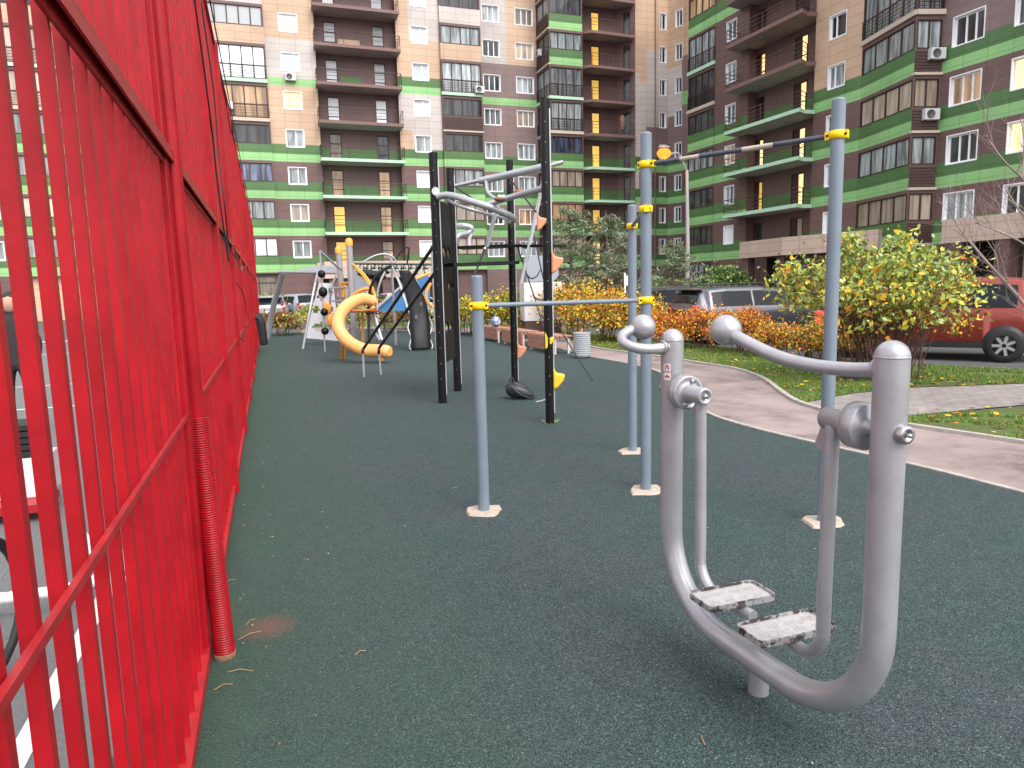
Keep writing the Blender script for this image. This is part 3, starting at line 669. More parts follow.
pt('edge_tube',[PY(303,349,21.2),PY(310,310,21.4),PY(316,280,21.8),PY(319,270,22.2)],.035,GALV,cw); pt('edge_tube',[PY(336,276,22.2),PY(331,290,22.2),PY(330,310,22.4),PY(330,330,22.6)],.03,GALV,cw)
for x,y,a in ((327,308,ORP),(331,320,ORP)):
    m_=MB(); m_.sphere(PY(x,y,22.3),.13,12,8,sc=(1,.4,1.5)); m_.build('hold',a,cw)
flat([(340,283),(337,296),(346,300),(352,288)],20.9,.04,WHT,'side_panel',cw)
# ladder rungs between the posts
for y in (288,301,314,327): pt('rung',[PY(332,y,21.0),PY(354,y-.5,19.6)],.022,GALV)
pt('rung',[PY(341,283,20.6),PY(353,283,19.4)],.03,ORP); pt('thin_post',[PY(343,283,20.5),PY(343,297,20.5)],.06,ORP); 
# ball rope
br_=thing('ball_climber','vertical pole with four black climbing balls hung from a steel arm','ball climber',(1.4,19.7,0))
pt('pole',[PY(320,251,19.68),PY(322,290,19.68),G(325,352)],.022,GALV,br_,sm=False); pt('arm',[PY(320,251,19.68),PY(332,262,19.9),PY(341,270,20.3)],.03,GALV,br_)
for x,y in ((321.5,274),(323,292),(324.3,312),(325,331)): 
    s_=1.15 if y==292 else 1; MB().sphere(PY(x,y,19.6),.105*s_,16,12,sc=(1,1,1.0 if y!=292 else 1.15)).build('ball',BLKP,br_)
# big silver arch on the left
ar=thing('silver_arch','large bent silver tube arch left of the white climbing panel','arch tube',(.0,26,0))
pt('arch_leg',[G(267,340),PY(271,318,26.0),PY(276,296,25.6),PY(283,272,25)],.10,GALV,ar); pt('crossbar',[PY(279,272,25),PY(310,272.5,23.5),PY(337,273,22)],.045,GALV,ar,sm=False); 
# orange spiral slide chute
sl=thing('spiral_slide','glossy orange half-spiral tube slide with short orange legs','slide',(2.0,17,0))
path_=[PY(373,301,17.6),PY(362,299,17.5),PY(350,304,17.2),PY(341,313,16.9),PY(338,324,16.6),PY(343,336,16.4),PY(353,345,16.2),PY(366,350,16.0),PY(380,351,15.8),PY(390,352,15.6)]
sp_=spline(path_,6); m_=MB()
m_.tube(sp_,[.14]*4+[.15]*(len(sp_)-8)+[.15,.145,.13,.09],20,cap=True); m_.build('chute',ORG,sl)
pt('leg',[PY(343,334,16.6),G(343,359)],.055,ORP,sl); pt('leg',[PY(381,350,16.2),G(381,361)],.05,ORP,sl)
# orange ring platform, arcs
m_=MB(); c0=PY(367,303,17.9); 
pt('platform_rim',[PY(352,296,18.6),PY(360,291,18.4),PY(367,289,18.3),PY(371,291,18.2)],.05,ORP); pt('platform_rim',[PY(352,311,18.6),PY(362,311,18.0),PY(370,310,17.8),PY(375,307,17.8)],.03,ORP)
pt('arc_rail',[PY(351,263,19.2),PY(360,270,19),PY(369,281,18.6),PY(374,292,18.2),PY(376,303,18)],.03,ORP); pt('arc_rail',[PY(351,264,19.4),PY(363,276,19),PY(371,288,18.6),PY(375,300,18.2),PY(372,309,18)],.022,YELH)
pt('thin_post',[PY(362,296,18.8),PY(363,341,18.8)],.035,ORP); 
m_=MB(); m_.lathe([(0,0),(.42,.0),(.42,.05),(0,.05)],PY(363,312,18.4),18); m_.build('platform',mat('red_brown_board',(.32,.06,.03),.5),pg)
# monkey bridge with net
mk=thing('monkey_bridge','horizontal monkey bar bridge with green net slung between grey posts','monkey bars',(3,20,0))
DK=mat('dark_green_steel',(.03,.05,.05),.45)
pt('side_bar',[PY(351,263.5,19.2),PY(432,264.5,19.2)],.03,DK,mk,sm=False); pt('side_bar',[PY(351,268,21.6),PY(430,268.5,21.6)],.03,DK,mk,sm=False)
for i in range(11):
    x=354+i*7.3; pt('bar',[PY(x,263.6,19.2),PY(x-2.5,268.2,21.6)],.018,DK,mk,sm=False)
m_=MB()
for i in range(10):
    x=356+i*7.5; s_=[PY(x,265,19.4),PY(x+1,272+2*math.sin(i),20.2),PY(x+4,271,20.6),PY(x+7,267,21.4)]; m_.tube(spline(s_,4),.02,5)
m_.build('net',mat('net_pale_green',(.30,.45,.36),.8),mk)
for x,y,s in ((366,273.5,1),(372,275,1.1),(377,277,.9),(384,272,.6)): MB().sphere(PY(x,y,20.5),.20*s,10,7,sc=(1.5,1,.6)).build('hanging_pad',BLKR,mk)

# black arches climber
ac=thing('arched_climber','cluster of dark and silver bent tubes forming a tripod climber','climber',(3.3,19,0))
pt('tube',[PY(369,352,17.6),PY(369,300,18),PY(372,284,18),PY(380,272,18),PY(391,266,18.2)],.035,BLKP,ac); pt('tube',[PY(379,340,18.6),PY(377,300,18.8),PY(380,283,18.8),PY(385,272,18.8)],.03,GALV,ac)
pt('tube',[PY(363,262,19),PY(374,256,19),PY(384,254,19),PY(393,257,19),PY(397,264,19)],.02,GALV,ac); pt('tube',[PY(396,259,19),PY(402,250,19),PY(407,247.5,19),PY(409,250,19),PY(407,264,19)],.02,BLKP,ac)
pt('tube',[PY(391,255,19.5),PY(393,290,20),G(396,345)],.035,WHT,ac,sm=False); pt('tube',[PY(391,264,19.5),PY(400,285,19),PY(408,310,18.6)],.03,GALV,ac)
for y in (297,313.5,330): pt('rung',[PY(366,y,18.4),PY(386,y,18.6)],.018,DK,ac,sm=False)
pt('ladder_side',[PY(367,290,18.8),PY(382,340,18.0)],.03,WHT,ac,sm=False); pt('ladder_side',[PY(360,300,18.9),PY(378,338,18.4)],.02,GALV,ac,sm=False)
for k in range(4): pt('rung',[PY(367+3*k,303+9*k,18.6),PY(374+3*k,303+9*k,18.5)],.015,GALV,ac,sm=False)
# black curved climbing board with silver wavy edges
cb_=thing('curved_climbing_board','black curved climbing board with silver wavy edge tubes','climbing board',(3.9,18.5,0))
Lp=[(399,272,20.2),(404,290,19.6),(409,308,19.1),(410,325,18.8),(411,338,18.6),(412,350,18.5)]; Rp_=[(409,272,20.2),(419,288,19.6),(426,306,19.1),(429,322,18.8),(429.5,338,18.6),(430,349,18.5)]
a=spline([PY(*p) for p in Lp],4);b=spline([PY(*p) for p in Rp_],4);m_=MB();vs=[]
for p,q in zip(a,b):
    for k in range(5): vs.append(p.lerp(q,k/4)+Vector((0,-.05*math.sin(k/4*PI),0)))
m_.add(vs,[(i*5+k,i*5+k+1,i*5+k+6,i*5+k+5) for i in range(len(a)-1) for k in range(4)],0,True); o=m_.build('board',BOARD,cb_); so=o.modifiers.new('s','SOLIDIFY'); so.thickness=.06
for side,l,s in ((0,a,-1),(1,b,1)):
    w=[p+Vector((s*(.035+.035*math.sin(i*1.1)),-.03,0)) for i,p in enumerate(l)]; MB().tube(spline(w,2),.018,6).build('edge_tube',GALV,cb_)
m_=MB()
for x,y in ((416,318),(424,328),(414,338),(421,305),(427,340)): m_.sphere(PY(x,y,18.75),.05,8,6,sc=(.8,.7,1.6))
m_.build('hold',mat('grey_hold',(.10,.10,.12),.5),cb_)
# tall silver post with orange grips
sp2=thing('silver_post','tall pale silver post with orange grips behind the black frame','post',(3.6,15.6,0))
pt('pole',[PY(432,245,15.6),G(438,361)],.04,GALV,sp2,sm=False); pt('grip',[PY(431,283,15.5),PY(426.5,292,15.5),PY(427,301,15.5),PY(433,307,15.5)],.035,ORP,sp2)
gs=thing('grey_post','thick grey post standing behind the tall silver post','post',(4.2,18.6,0)); pt('pole',[PY(434,246,18.6),PY(439,350,18.6)],.08,GP,gs,sm=False)
# blue painted hut behind
bh=thing('blue_play_hut','blue painted wooden play hut with sloping side beyond the climbers','play hut',(4.8,26,0))
flat([(378,311),(379,306),(402,286),(404,286),(404,311)],26,.5,BLUE,'side',bh); flat([(402,284),(427,275),(430,279),(430,312),(404,312)],26.6,.5,BLUE,'wall',bh); pt('roof_rail',[PY(376,309,25.9),PY(403,285,25.9)],.05,GP,bh,sm=False)
pt('roof_rail',[PY(404,284,25.9),PY(430,273,25.9)],.05,ORP,bh,sm=False)

# ------------------------------------------------------------------ apartment blocks
class Fac:
    def __init__(s,O,d,flip=False):
        s.O=Vector((O[0],O[1],0)); s.d=Vector((d[0],d[1],0)).normalized(); n=Vector((s.d.y,-s.d.x,0)); s.n=-n if flip else n
    def P(s,u,z,o=0): return s.O+s.d*u+s.n*o+Z*z
    def U(s,px,py=60,off=0):
        r=ray(px,py); O=s.O+s.n*off
        # CAM+r*t = O+d*u  (in plan)
        det=r.x*(-s.d.y)+s.d.x*r.y; bx=O.x-CAM.x; by=O.y-CAM.y
        return (r.x*by-r.y*bx)/det
ZB=[]
for k in range(-1,12):
    for a in (3.4,4.02,4.78,5.6): ZB.append(a+3*(k-1))
def greens(z,top=4):      # index of the green band or None
    k=math.floor((z-3.4)/3)+1; f=(z-3.4)%3
    if 1<=k<=top:
        if f<.62: return L_
        if f<1.38: return D_
    return None
def kz(z): return math.floor((z-3.4)/3)+1,(z-3.4)%3
def wall(mb,fac,u0,u1,z0,z1,ops,colf,off=0,ub=()):
    us=sorted({round(x,3) for x in [u0,u1,*ub]+[o for q in ops for o in q[:2]] if u0-1e-6<=x<=u1+1e-6})
    zs=sorted({round(x,3) for x in [z0,z1]+ZB+[o for q in ops for o in q[2:4]] if z0-1e-6<=x<=z1+1e-6})
    for a,b in zip(us[:-1],us[1:]):
        run=None
        for c,d in zip(zs[:-1],zs[1:]):
            mu,mz=(a+b)/2,(c+d)/2
            if any(o[0]<mu<o[1] and o[2]<mz<o[3] for o in ops): continue
            mb.quad(fac.P(a,c,off),fac.P(b,c,off),fac.P(b,d,off),fac.P(a,d,off),colf(mu,mz))
FM=[WHITE,FRB,SILL]
def fbox(mb,fac,u0,u1,z0,z1,o0,o1,m=0):
    a=fac.P(u0,z0,o0);b=fac.P(u1,z0,o0);c=fac.P(u1,z0,o1);d=fac.P(u0,z0,o1);h=Z*(z1-z0)
    return mb.add([a,b,c,d,a+h,b+h,c+h,d+h],[(0,1,2,3),(4,7,6,5),(0,4,5,1),(1,5,6,2),(2,6,7,3),(3,7,4,0)],m)
PANES=[P_DARK,P_CURT,P_WHITE,P_BLUE,P_WARM,P_YEL,P_BEI,P_DIM]
def window(fac,u0,u1,z0,z1,parent,pane,mull=(.5,),white=True,off=0,name='window',depth=.16,trim=True,transom=None):
    mb=MB(); m=0 if white else 1; t=.07
    if trim and white:   # white reveal and sill
        for a,b,c,d in ((u0-.05,u0,z0-.05,z1+.05),(u1,u1+.05,z0-.05,z1+.05),(u0,u1,z1,z1+.05),(u0,u1,z0-.06,z0)): fbox(mb,fac,a,b,c,d,off-depth,off+.025,m)
    else:
        for a,b,c,d in ((u0-.003,u0+.05,z0,z1),(u1-.05,u1+.003,z0,z1),(u0+.05,u1-.05,z1-.05,z1),(u0+.05,u1-.05,z0,z0+.05)): fbox(mb,fac,a,b,c,d,off-depth,off+.02,m)
    for a,b,c,d in ((u0,u0+t,z0,z1),(u1-t,u1,z0,z1),(u0+t,u1-t,z1-t,z1),(u0+t,u1-t,z0,z0+t)): fbox(mb,fac,a,b,c,d,off-depth-.01,off-depth+.05,m)
    for q in mull:
        x=u0+(u1-u0)*q; fbox(mb,fac,x-.045,x+.045,z0+t,z1-t,off-depth-.012,off-depth+.055,m)
    if transom:
        for q in transom: x=z0+(z1-z0)*q; fbox(mb,fac,u0+t,u1-t,x-.03,x+.03,off-depth-.011,off-depth+.052,m)
    w=mb.build(name,FM[m],parent)
    p=MB(); fbox(p,fac,u0+.03,u1-.03,z0+.03,z1-.03,off-depth-.03,off-depth); 
    p.build('pane',pane,w)
    return w
def railing(mb,fac,pts,z,h=1.05,posts=True,n=3,r=.02):
    # pts: list of (u,off)
    for (a,oa),(b,ob) in zip(pts[:-1],pts[1:]):
        for i in range(n):
            zz=z+h-i*.28
            mb.tube([fac.P(a,zz,oa),fac.P(b,zz,ob)],r if i==0 else r*.7,5,cap=False)
        L=math.hypot(b-a,ob-oa); k=max(1,round(L/2.0))
        for i in range(k+1): t=i/k; mb.tube([fac.P(a+(b-a)*t,z,oa+(ob-oa)*t),fac.P(a+(b-a)*t,z+h,oa+(ob-oa)*t)],r*.9,5,cap=False)
rnd=random.Random(11)
def pick(k,kinds): return rnd.choice(kinds)
TOP=33.4
blkL=thing('apartment_block','frontal apartment block of tan, cream, mauve and green panels at the end of the yard','apartment building',(8,62.4,0))
blkR=thing('apartment_block','brown and green striped apartment block with long balconies receding on the right','apartment building',(35,40,0))
FL=Fac((0,62.4),(1,0)); 
assert FL.n.y<0
Wm=MB()
def base(z,above,top=4,low=B_):
    g=greens(z,top)
    if g is not None: return g
    return low if z<13.78 and z<3.4+3*(top-1)+1.38 else above(z)
def colB(u,z):
    def ab(z):
        if 18.4<z<19.02: return L_
        if 19.02<=z<21.9: return C_
        return T_
    return base(z,ab)
def colD(u,z):
    def ab(z):
        if 18.4<z<19.02: return L_
        if 19.02<=z<19.78: return D_
        if z<15.2: return T_ if u<12.95 else C_
        if z<18.4: return C_
        if z<22.9: return T_
        return T_ if u<12.95 else C_
    return base(z,ab)
def colF(u,z):
    def ab(z):
        if 18.4<z<19.02: return L_
        if z<22.3: return M_
        return C_ if u<22.4 else T_
    return base(z,ab,low=M_)
def colA(u,z):
    return base(z,lambda z: T_)
def colC(u,z):
    g=greens(z,4)
    return D_ if g is not None else B_
KM=9
def cols(fac,mb,parent,u0,u1,wu0,wu1,colf,mull,panes,z1=TOP,off=0,ub=(),ks=range(1,KM+1),zr=(4.6,5.94),g0=.0):
    ops=[(wu0,wu1,zr[0]+3*(k-1),zr[1]+3*(k-1)) for k in ks]
    wall(mb,fac,u0,u1,g0,z1,ops,colf,off,ub)
    for i,k in enumerate(ks):
        p=panes[i] if i<len(panes) and panes[i] is not None else rnd.choice([P_CURT,P_DARK,P_WHITE,P_CURT])
        window(fac,wu0,wu1,zr[0]+3*(k-1),zr[1]+3*(k-1),parent,p,mull,off=off)
# B and D columns
cols(FL,Wm,blkL,1.24,5.15,2.42,3.82,colB,(.55,),[P_CURT,P_BEI,P_CURT,P_CURT,P_WARM,P_WHITE,P_WHITE,P_WHITE,P_WHITE])
cols(FL,Wm,blkL,11.85,15.62,13.18,14.55,colD,(.6,),[P_WHITE,P_WHITE,P_WHITE,P_CURT,P_WHITE,P_WHITE,P_WHITE,P_WHITE,P_WHITE],ub=(12.95,))
# C: recessed balcony wall
REC=.9
ops=[]
dz=(3.62,5.98)
d1=(5.95,6.95);d2=(9.98,10.98)
for k in range(1,KM+1):
    for d_ in (d1,d2): ops.append((*d_,dz[0]+3*(k-1),dz[1]+3*(k-1)))
wall(Wm,FL,5.15,11.85,0,TOP,ops,colC,-REC)
for ux in (5.15,11.85):
    zs=[0]+[z for z in ZB if 0<z<TOP]+[TOP]
    for a,b in zip(zs[:-1],zs[1:]): Wm.quad(FL.P(ux,a,0),FL.P(ux,a,-REC),FL.P(ux,b,-REC),FL.P(ux,b,0),B_)
pan1=[P_YEL,P_YEL,P_DIM,P_BEI,P_WHITE,P_WHITE,P_WHITE,P_WHITE,P_WHITE]; pan2=[P_BEI,P_DIM,P_DIM,P_BLUE,P_WHITE,P_WHITE,P_WHITE,P_WHITE,P_BLUE]
def balcony(fac,parent,poly,z,th,mat_edge,rail_pts,slabname='balcony',n=3,sofm=None):
    mb=MB(); top=[fac.P(u,z+th,o) for u,o in poly]; bot=[fac.P(u,z,o) for u,o in poly]; k=len(poly)
    mb.add(top+bot,[tuple(range(k))]+[(i,k+i,k+(i+1)%k,(i+1)%k) for i in range(k)],0); mb.add(bot,[tuple(range(k))[::-1]],1)
    b=mb.build(slabname,[mat_edge,SOFF],parent)
    rm=MB(); railing(rm,fac,rail_pts,z+th,n=n,r=.028); rm.build('railing',RAIL,b); return b
for k in range(1,KM+1):
    z=3*(k-1)
    window(FL,*d1,dz[0]+z,dz[1]+z,blkL,pan1[k-1],(),False,-REC,'balcony_door',.1,transom=(.33,.66)); window(FL,*d2,dz[0]+z,dz[1]+z,blkL,pan2[k-1],(),False,-REC,'balcony_door',.1,transom=(.33,.66))
    balcony(FL,blkL,[(5.0,-REC),(12.0,-REC),(12.0,1.15),(5.0,1.25)],3.38+z,.24,SLABG if k<=4 else SLABB,[(5.05,.0),(5.05,1.15),(11.95,1.08),(11.95,0)])
    if k in (6,7):   # coloured privacy board on the balcony
        mb=MB(); fbox(mb,FL,7.1,8.9,3.65+z,4.65+z,-REC+.03,-REC+.08); mb.build('balcony_board',TAN if k==7 else DG,blkL)
# bays (loggias)
def loggia(fac,parent,mb,u0,u1,pr,kinds,sides=True,dl=None,ubw=4,panes=None,offl=None):
    # kinds[k]: 'g' green spandrel, 't','c','l' solid spandrel colours, 'r' full height with rail
    def colf(u,z):
        k,f=kz(z); kd=kinds[min(max(k,1),len(kinds))-1] if k>=1 else 'b'
        if kd=='g': return L_ if f<.62 else (D_ if f<1.38 else B_)
        if kd=='t': return T_ if f<1.3 else B_
        if kd=='c': return C_ if f<1.3 else B_
        return B_
    ops=[]
    for k in range(1,KM+1):
        kd=kinds[k-1]; z=3*(k-1); lo=3.72 if kd=='r' else 4.72; ops.append((u0+.08,u1-.08,lo+z,6.2+z))
    wall(mb,fac,u0,u1,3.3,TOP,ops,colf,pr)
    if sides:
        for ux in (u0,u1):
            zs=[3.3]+[z for z in ZB if 3.3<z<TOP]+[TOP]
            for a,b in zip(zs[:-1],zs[1:]): mb.quad(fac.P(ux,a,-1.5),fac.P(ux,a,pr),fac.P(ux,b,pr),fac.P(ux,b,-1.5),colf(0,(a+b)/2))
    mb.quad(fac.P(u0,3.3,-.5),fac.P(u1,3.3,-.5),fac.P(u1,3.3,pr),fac.P(u0,3.3,pr),B_)
    n=ubw; mull=[i/n for i in range(1,n)]
    for k in range(1,KM+1):
        kd=kinds[k-1]; z=3*(k-1); lo=3.72 if kd=='r' else 4.72
        p=(panes[k-1] if panes and k-1<len(panes) and panes[k-1] else rnd.choice([P_CURT,P_DARK,P_BEI,P_CURT]))
        w=window(fac,u0+.08,u1-.08,lo+z,6.2+z,parent,p,mull,False,pr,'loggia_glazing',.08,transom=((.42,) if kd=='r' else None))
        if kd=='r':
            rm=MB()
            for i in range(5): fbox(rm,fac,u0+.05,u1-.05,lo+z+.12+i*.2,lo+z+.15+i*.2,pr+.06,pr+.09)
            for i in range(6): x=u0+.08+(u1-u0-.16)*i/5; fbox(rm,fac,x-.02,x+.02,lo+z,lo+z+1.05,pr+.055,pr+.095)
            rm.build('railing',FRB,w)
            sb=MB(); fbox(sb,fac,u0-.02,u1+.02,3.42+z,3.68+z,pr-.1,pr+.12); sb.build('sill_slab',SLABG if k==6 else SILL,parent)
        if kd=='l':
            lb_=MB()
            for i in range(7): fbox(lb_,fac,u0+.03,u1-.03,3.55+z+i*.16,3.65+z+i*.16,pr+.005,pr+.05)
            lb_.build('louvre',LOUV,parent); sb=MB(); fbox(sb,fac,u0-.02,u1+.02,3.36+z,3.50+z,pr-.1,pr+.12); sb.build('sill_slab',SILL,parent)
loggia(FL,blkL,Wm,-3.3,1.24,.25,'ggggrrtcr',panes=[P_WHITE,P_CURT,P_BLUE,P_DARK,P_DIM,P_WHITE,P_WHITE,P_CURT,P_CURT],ubw=5)
loggia(FL,blkL,Wm,15.62,19.28,.30,'gggglrtct',panes=[P_BEI,P_BEI,P_CURT,P_DARK,P_DARK,P_CURT,P_CURT,P_DARK,P_CURT])
for a,b in ((-3.3,1.24),(15.62,19.28)): wall(Wm,FL,a,b,0,3.3,[],lambda u,z:B_,-.1)
# ground floor shop windows
for a,b in ((-1.9,.9),(-3.1,-2.1)):
    window(FL,a,b,.9,3.1,blkL,P_BEI,(.5,),False,.07,'shop_window',.05,transom=(.75,))
# F: set back
F2=Fac((0,64.1),(1,0)); uF0=19.28; uF1=26.0
ops=[]
w3=(F2.U(483.5,80),F2.U(500,80)); w4=(F2.U(516.5,80),F2.U(533.5,80))
for w in (w3,w4):
    for k in range(1,KM+1): ops.append((*w,4.6+3*(k-1),5.98+3*(k-1)))
wall(Wm,F2,uF0,uF1,0,TOP,ops,colF,0,ub=(22.4,))
pF=[[P_CURT,P_DARK,P_CURT,P_CURT,P_CURT,P_DARK,P_DARK,P_CURT,P_CURT],[P_CURT,P_DIM,P_CURT,P_CURT,P_BEI,P_CURT,P_BEI,P_BEI,P_CURT]]
for j,w in enumerate((w3,w4)):
    for k in range(1,KM+1): window(F2,*w,4.6+3*(k-1),5.98+3*(k-1),blkL,pF[j][k-1],(.36,.68))
zs=[0]+[z for z in ZB if 0<z<TOP]+[TOP]
for a,b in zip(zs[:-1],zs[1:]): Wm.quad(FL.P(19.28,a,.3),F2.P(19.28,a,0),F2.P(19.28,b,0),FL.P(19.28,b,.3),colF(20,(a+b)/2))
# G bay
FG=Fac((0,61.0),(1,0)); g0,g1=FG.U(549.5,60),FG.U(582.5,60)
loggia(FG,blkL,Wm,g0,g1,0,'ggggrrggg',sides=False,panes=[P_BEI,P_DIM,P_BEI,P_BLUE,P_CURT,P_CURT,P_CURT,P_DARK,P_CURT])
FGs=Fac((g0,64.1),(0,-1)); 
loggia(FGs,blkL,Wm,0,3.1,0,'llllrrlll',sides=False,ubw=2)
wall(Wm,FG,g0,g1,0,3.3,[],lambda u,z:B_,-.05)
# G right side wall + H recess
FGr=Fac((g1,61.0),(0,1)); wall(Wm,FGr,0,1.95,0,TOP,[],lambda u,z:B_)
FH=Fac((0,62.9),(1,0)); hd=(FH.U(591,60),FH.U(599.5,60)); hk=FH.U(617,60)
ops=[(*hd,3.62+3*(k-1),5.95+3*(k-1)) for k in range(1,KM+1)]
wall(Wm,FH,g1-.1,hk,0,TOP,ops,colC,0)
pH=[P_YEL]*KM
for k in range(1,KM+1): window(FH,*hd,3.62+3*(k-1),5.95+3*(k-1),blkL,(P_YEL if k not in(1,) else P_WARM),(),False,0,'balcony_door',.1)
hx=hk; kn=FH.P(hk,0,0); fin=Vector((34.3,61.6,0))
FH2=Fac((kn.x,kn.y),(fin.x-kn.x,61.6-kn.y)); L2=(fin-kn).length
ops=[(L2*.35,L2*.72,3.62+3*(k-1),5.95+3*(k-1)) for k in range(1,KM+1)]
wall(Wm,FH2,0,L2,0,TOP,ops,colC,0)
for k in range(1,KM+1): window(FH2,L2*.35,L2*.72,3.62+3*(k-1),5.95+3*(k-1),blkL,P_DARK,(),False,0,'balcony_door',.1)
for k in range(1,KM+1):
    z=3*(k-1); a=g1
    balcony(FH,blkL,[(a,-.0),(a,1.2),(a+.9,2.0),(34.0,1.75),(34.1,1.0),(kn.x,0)],3.38+z,.24,SLABG if k<=4 else SLABB,[(a+.05,1.25),(a+.95,1.93),(33.95,1.68)])
# a coat airing on the recess balcony
coat=MB()
cz=3.62+12+1.05; cp=FH.P(32.6,cz,1.9)
blobp=[(0,.10,.05,.42),(-.15,.22,.09,.3),(-.5,.24,.10,.0)]
coat.add([cp+Vector((x,y,z_)) for x,y,z_ in [(-.1,-.08,.75),(.12,-.08,.75),(.30,-.1,.55),(.26,-.1,.1),(.2,-.1,-.15),(.17,-.1,-.85),(-.17,-.1,-.85),(-.2,-.1,-.15),(-.26,-.1,.1),(-.30,-.1,.55),(-.1,.08,.75),(.12,.08,.75),(.30,.1,.55),(.26,.1,.1),(.2,.1,-.15),(.17,.1,-.85),(-.17,.1,-.85),(-.2,.1,-.15),(-.26,.1,.1),(-.30,.1,.55)]],[tuple(range(10))[::-1],tuple(range(10,20))]+[(i,(i+1)%10,10+(i+1)%10,10+i) for i in range(10)],0,True)
tag(coat.build('coat',mat('brown_cloth',(.22,.12,.09),.9,noise=.3,nscale=4),origin=cp,sub=1),'brown coat hung to air on a balcony of the corner recess','coat')
# fin and corner pieces belong to the left block
FJ0=Fac((34.3,61.6),(1,0)); uf=FJ0.U(639.3,60)
def colFin(u,z):
    g=greens(z,4)
    if g is not None: return g
    return B_ if z<9 else (C_ if z<21.4 else T_)
wall(Wm,FJ0,0,uf,0,TOP,[],colFin,0)
wall(Wm,Fac((34.3,64.6),(0,-1)),0,3.0,0,TOP,[],lambda u,z:B_)
J1a=FJ0.P(uf,0,0); J1=Fac((J1a.x,J1a.y),(1.0,0.02)); uj=J1.U(668,60)
def colJ(u,z):
    g=greens(z,4)
    if g is not None: return g
    if z<12.4: return B_
    if u<.75: return T_ if z>20.4 else C_
    if z<16.4: return M_
    return C_ if z<23.6 else T_
wj=(J1.U(660,60),J1.U(666,60))
ops=[(*wj,4.6+3*(k-1),6.0+3*(k-1)) for k in range(1,KM+1)]
wall(Wm,J1,0,uj,0,TOP,ops,colJ,0,ub=(.75,))
for k in range(1,KM+1): window(J1,*wj,4.6+3*(k-1),6.0+3*(k-1),blkL,P_DARK,(.4,))
J2a=J1.P(uj,0,0); J2=Fac((J2a.x,J2a.y),(.38,-1)); w6=(J2.U(675.5,60),J2.U(682,60)); uj2=J2.U(688.5,60)+.6
def colJ2(u,z):
    g=greens(z,4)
    if g is not None: return g
    if z<12.4: return B_
    if 18.4<z<19.4 and u>uj2-1.3: return L_
    if z<17.6: return M_
    if u>uj2-1.4: return M_ if z<23 else T_
    return C_ if z<22.2 else T_
ops=[(*w6,4.6+3*(k-1),6.0+3*(k-1)) for k in range(1,KM+1)]
wall(Wm,J2,0,uj2,0,TOP,ops,colJ2,0,ub=(uj2-1.3,))
for k in range(1,KM+1): window(J2,*w6,4.6+3*(k-1),6.0+3*(k-1),blkL,P_DARK,(.45,))
# hidden stretch further left, glimpsed through the fence slats
for i in range(3):
    ua=-3.3-i*9.0
    cols(FL,Wm,blkL,ua-9.0,ua-4.5,ua-7.4,ua-5.9,colB,(.5,),[],ks=range(1,8))
    loggia(FL,blkL,Wm,ua-4.5,ua,.25,'ggggrrtcr',ubw=4); wall(Wm,FL,ua-4.5,ua,0,3.3,[],lambda u,z:T_,-.1)
# roof, end walls and back so the block is solid
roofp=[FL.P(-30.3,TOP,0),FL.P(19.28,TOP,0),F2.P(19.28,TOP,0),F2.P(g0,TOP,0),FG.P(g0,TOP,0),FG.P(g1,TOP,0),FH.P(g1,TOP,0),kn+Z*TOP,fin+Z*TOP,J1a+Z*TOP,J2a+Z*TOP,J2.P(uj2,TOP,0)]
wbk=[Vector((J2.P(uj2,0,0).x,76,TOP)),Vector((-30.3,76,TOP))]
MB().poly(roofp+wbk,0).build('roof',SOFF,blkL)
Wm.quad(Vector((-30.3,76,0)),Vector((-30.3,62.4,0)),Vector((-30.3,62.4,TOP)),Vector((-30.3,76,TOP)),T_)
Wm.build('wall',WM,blkL)
# entrance canopy on the left
ec=MB(); fbox(ec,FL,4.6,14.5,2.75,4.1,0.02,3.2); ec.build('entrance_canopy',BEIGE,blkL)
for ux in (5.3,9.6,13.9):
    pm=MB(); fbox(pm,FL,ux-.35,ux+.35,0,2.75,2.3,3.0); pm.build('pillar',BROWN,blkL)
lm=MB(); fbox(lm,FL,6.2,9.2,0,2.75,-.05,.1); lm.build('lobby_wall',SILL,blkL); window(FL,7.9,8.7,.1,2.2,blkL,P_DARK,(),False,.16,'entrance_door',.04)
pm=MB(); fbox(pm,FL,4.2,4.6,0,4.1,0.02,1.0); pm.build('pilaster',BEIGE,blkL)

# ---- right block
sR=1.0
FR=Fac((33.9,52.0),(.052,-1),False)
if FR.n.x>0: FR=Fac((33.9,52.0),(.052,-1),True)
Wr=MB()
def colL(u,z):
    g=greens(z,4)
    if g is not None: return g
    k,f=kz(z)
    if k==7: return L_ if f<.62 else (D_ if f<1.38 else B_)
    return B_
def colN(u,z):
    g=greens(z,4)
    if g is not None: return g
    if z<12.4: return B_
    if u>uN1-1.0 and z>21: return C_
    return T_
def colP(u,z):
    g=greens(z,4)
    if g is not None: return g
    if z<12.4: return B_
    return M_
uK0,uK1=FR.U(688.5,60),FR.U(715.5,60)
uW=(FR.U(725.5,60)+.12,FR.U(736.5,60)-.05); uM0,uM1=FR.U(749,60),FR.U(815,60); uN=(FR.U(829,60),FR.U(845,60)); uN1=FR.U(862,60)
Wr.quad(FR.P(uK0,0,0),FR.P(uK0,0,-4.5),FR.P(uK0,TOP,-4.5),FR.P(uK0,TOP,0),B_)
loggia(FR,blkR,Wr,uK0,uK1,.02,'ggggrrgrr',sides=False,panes=[P_DARK,P_DARK,P_CURT,P_DARK,P_DARK,P_CURT,P_DIM,P_CURT,P_CURT])
wall(Wr,FR,uK0,uK1,0,3.3,[],lambda u,z:B_,-.05)
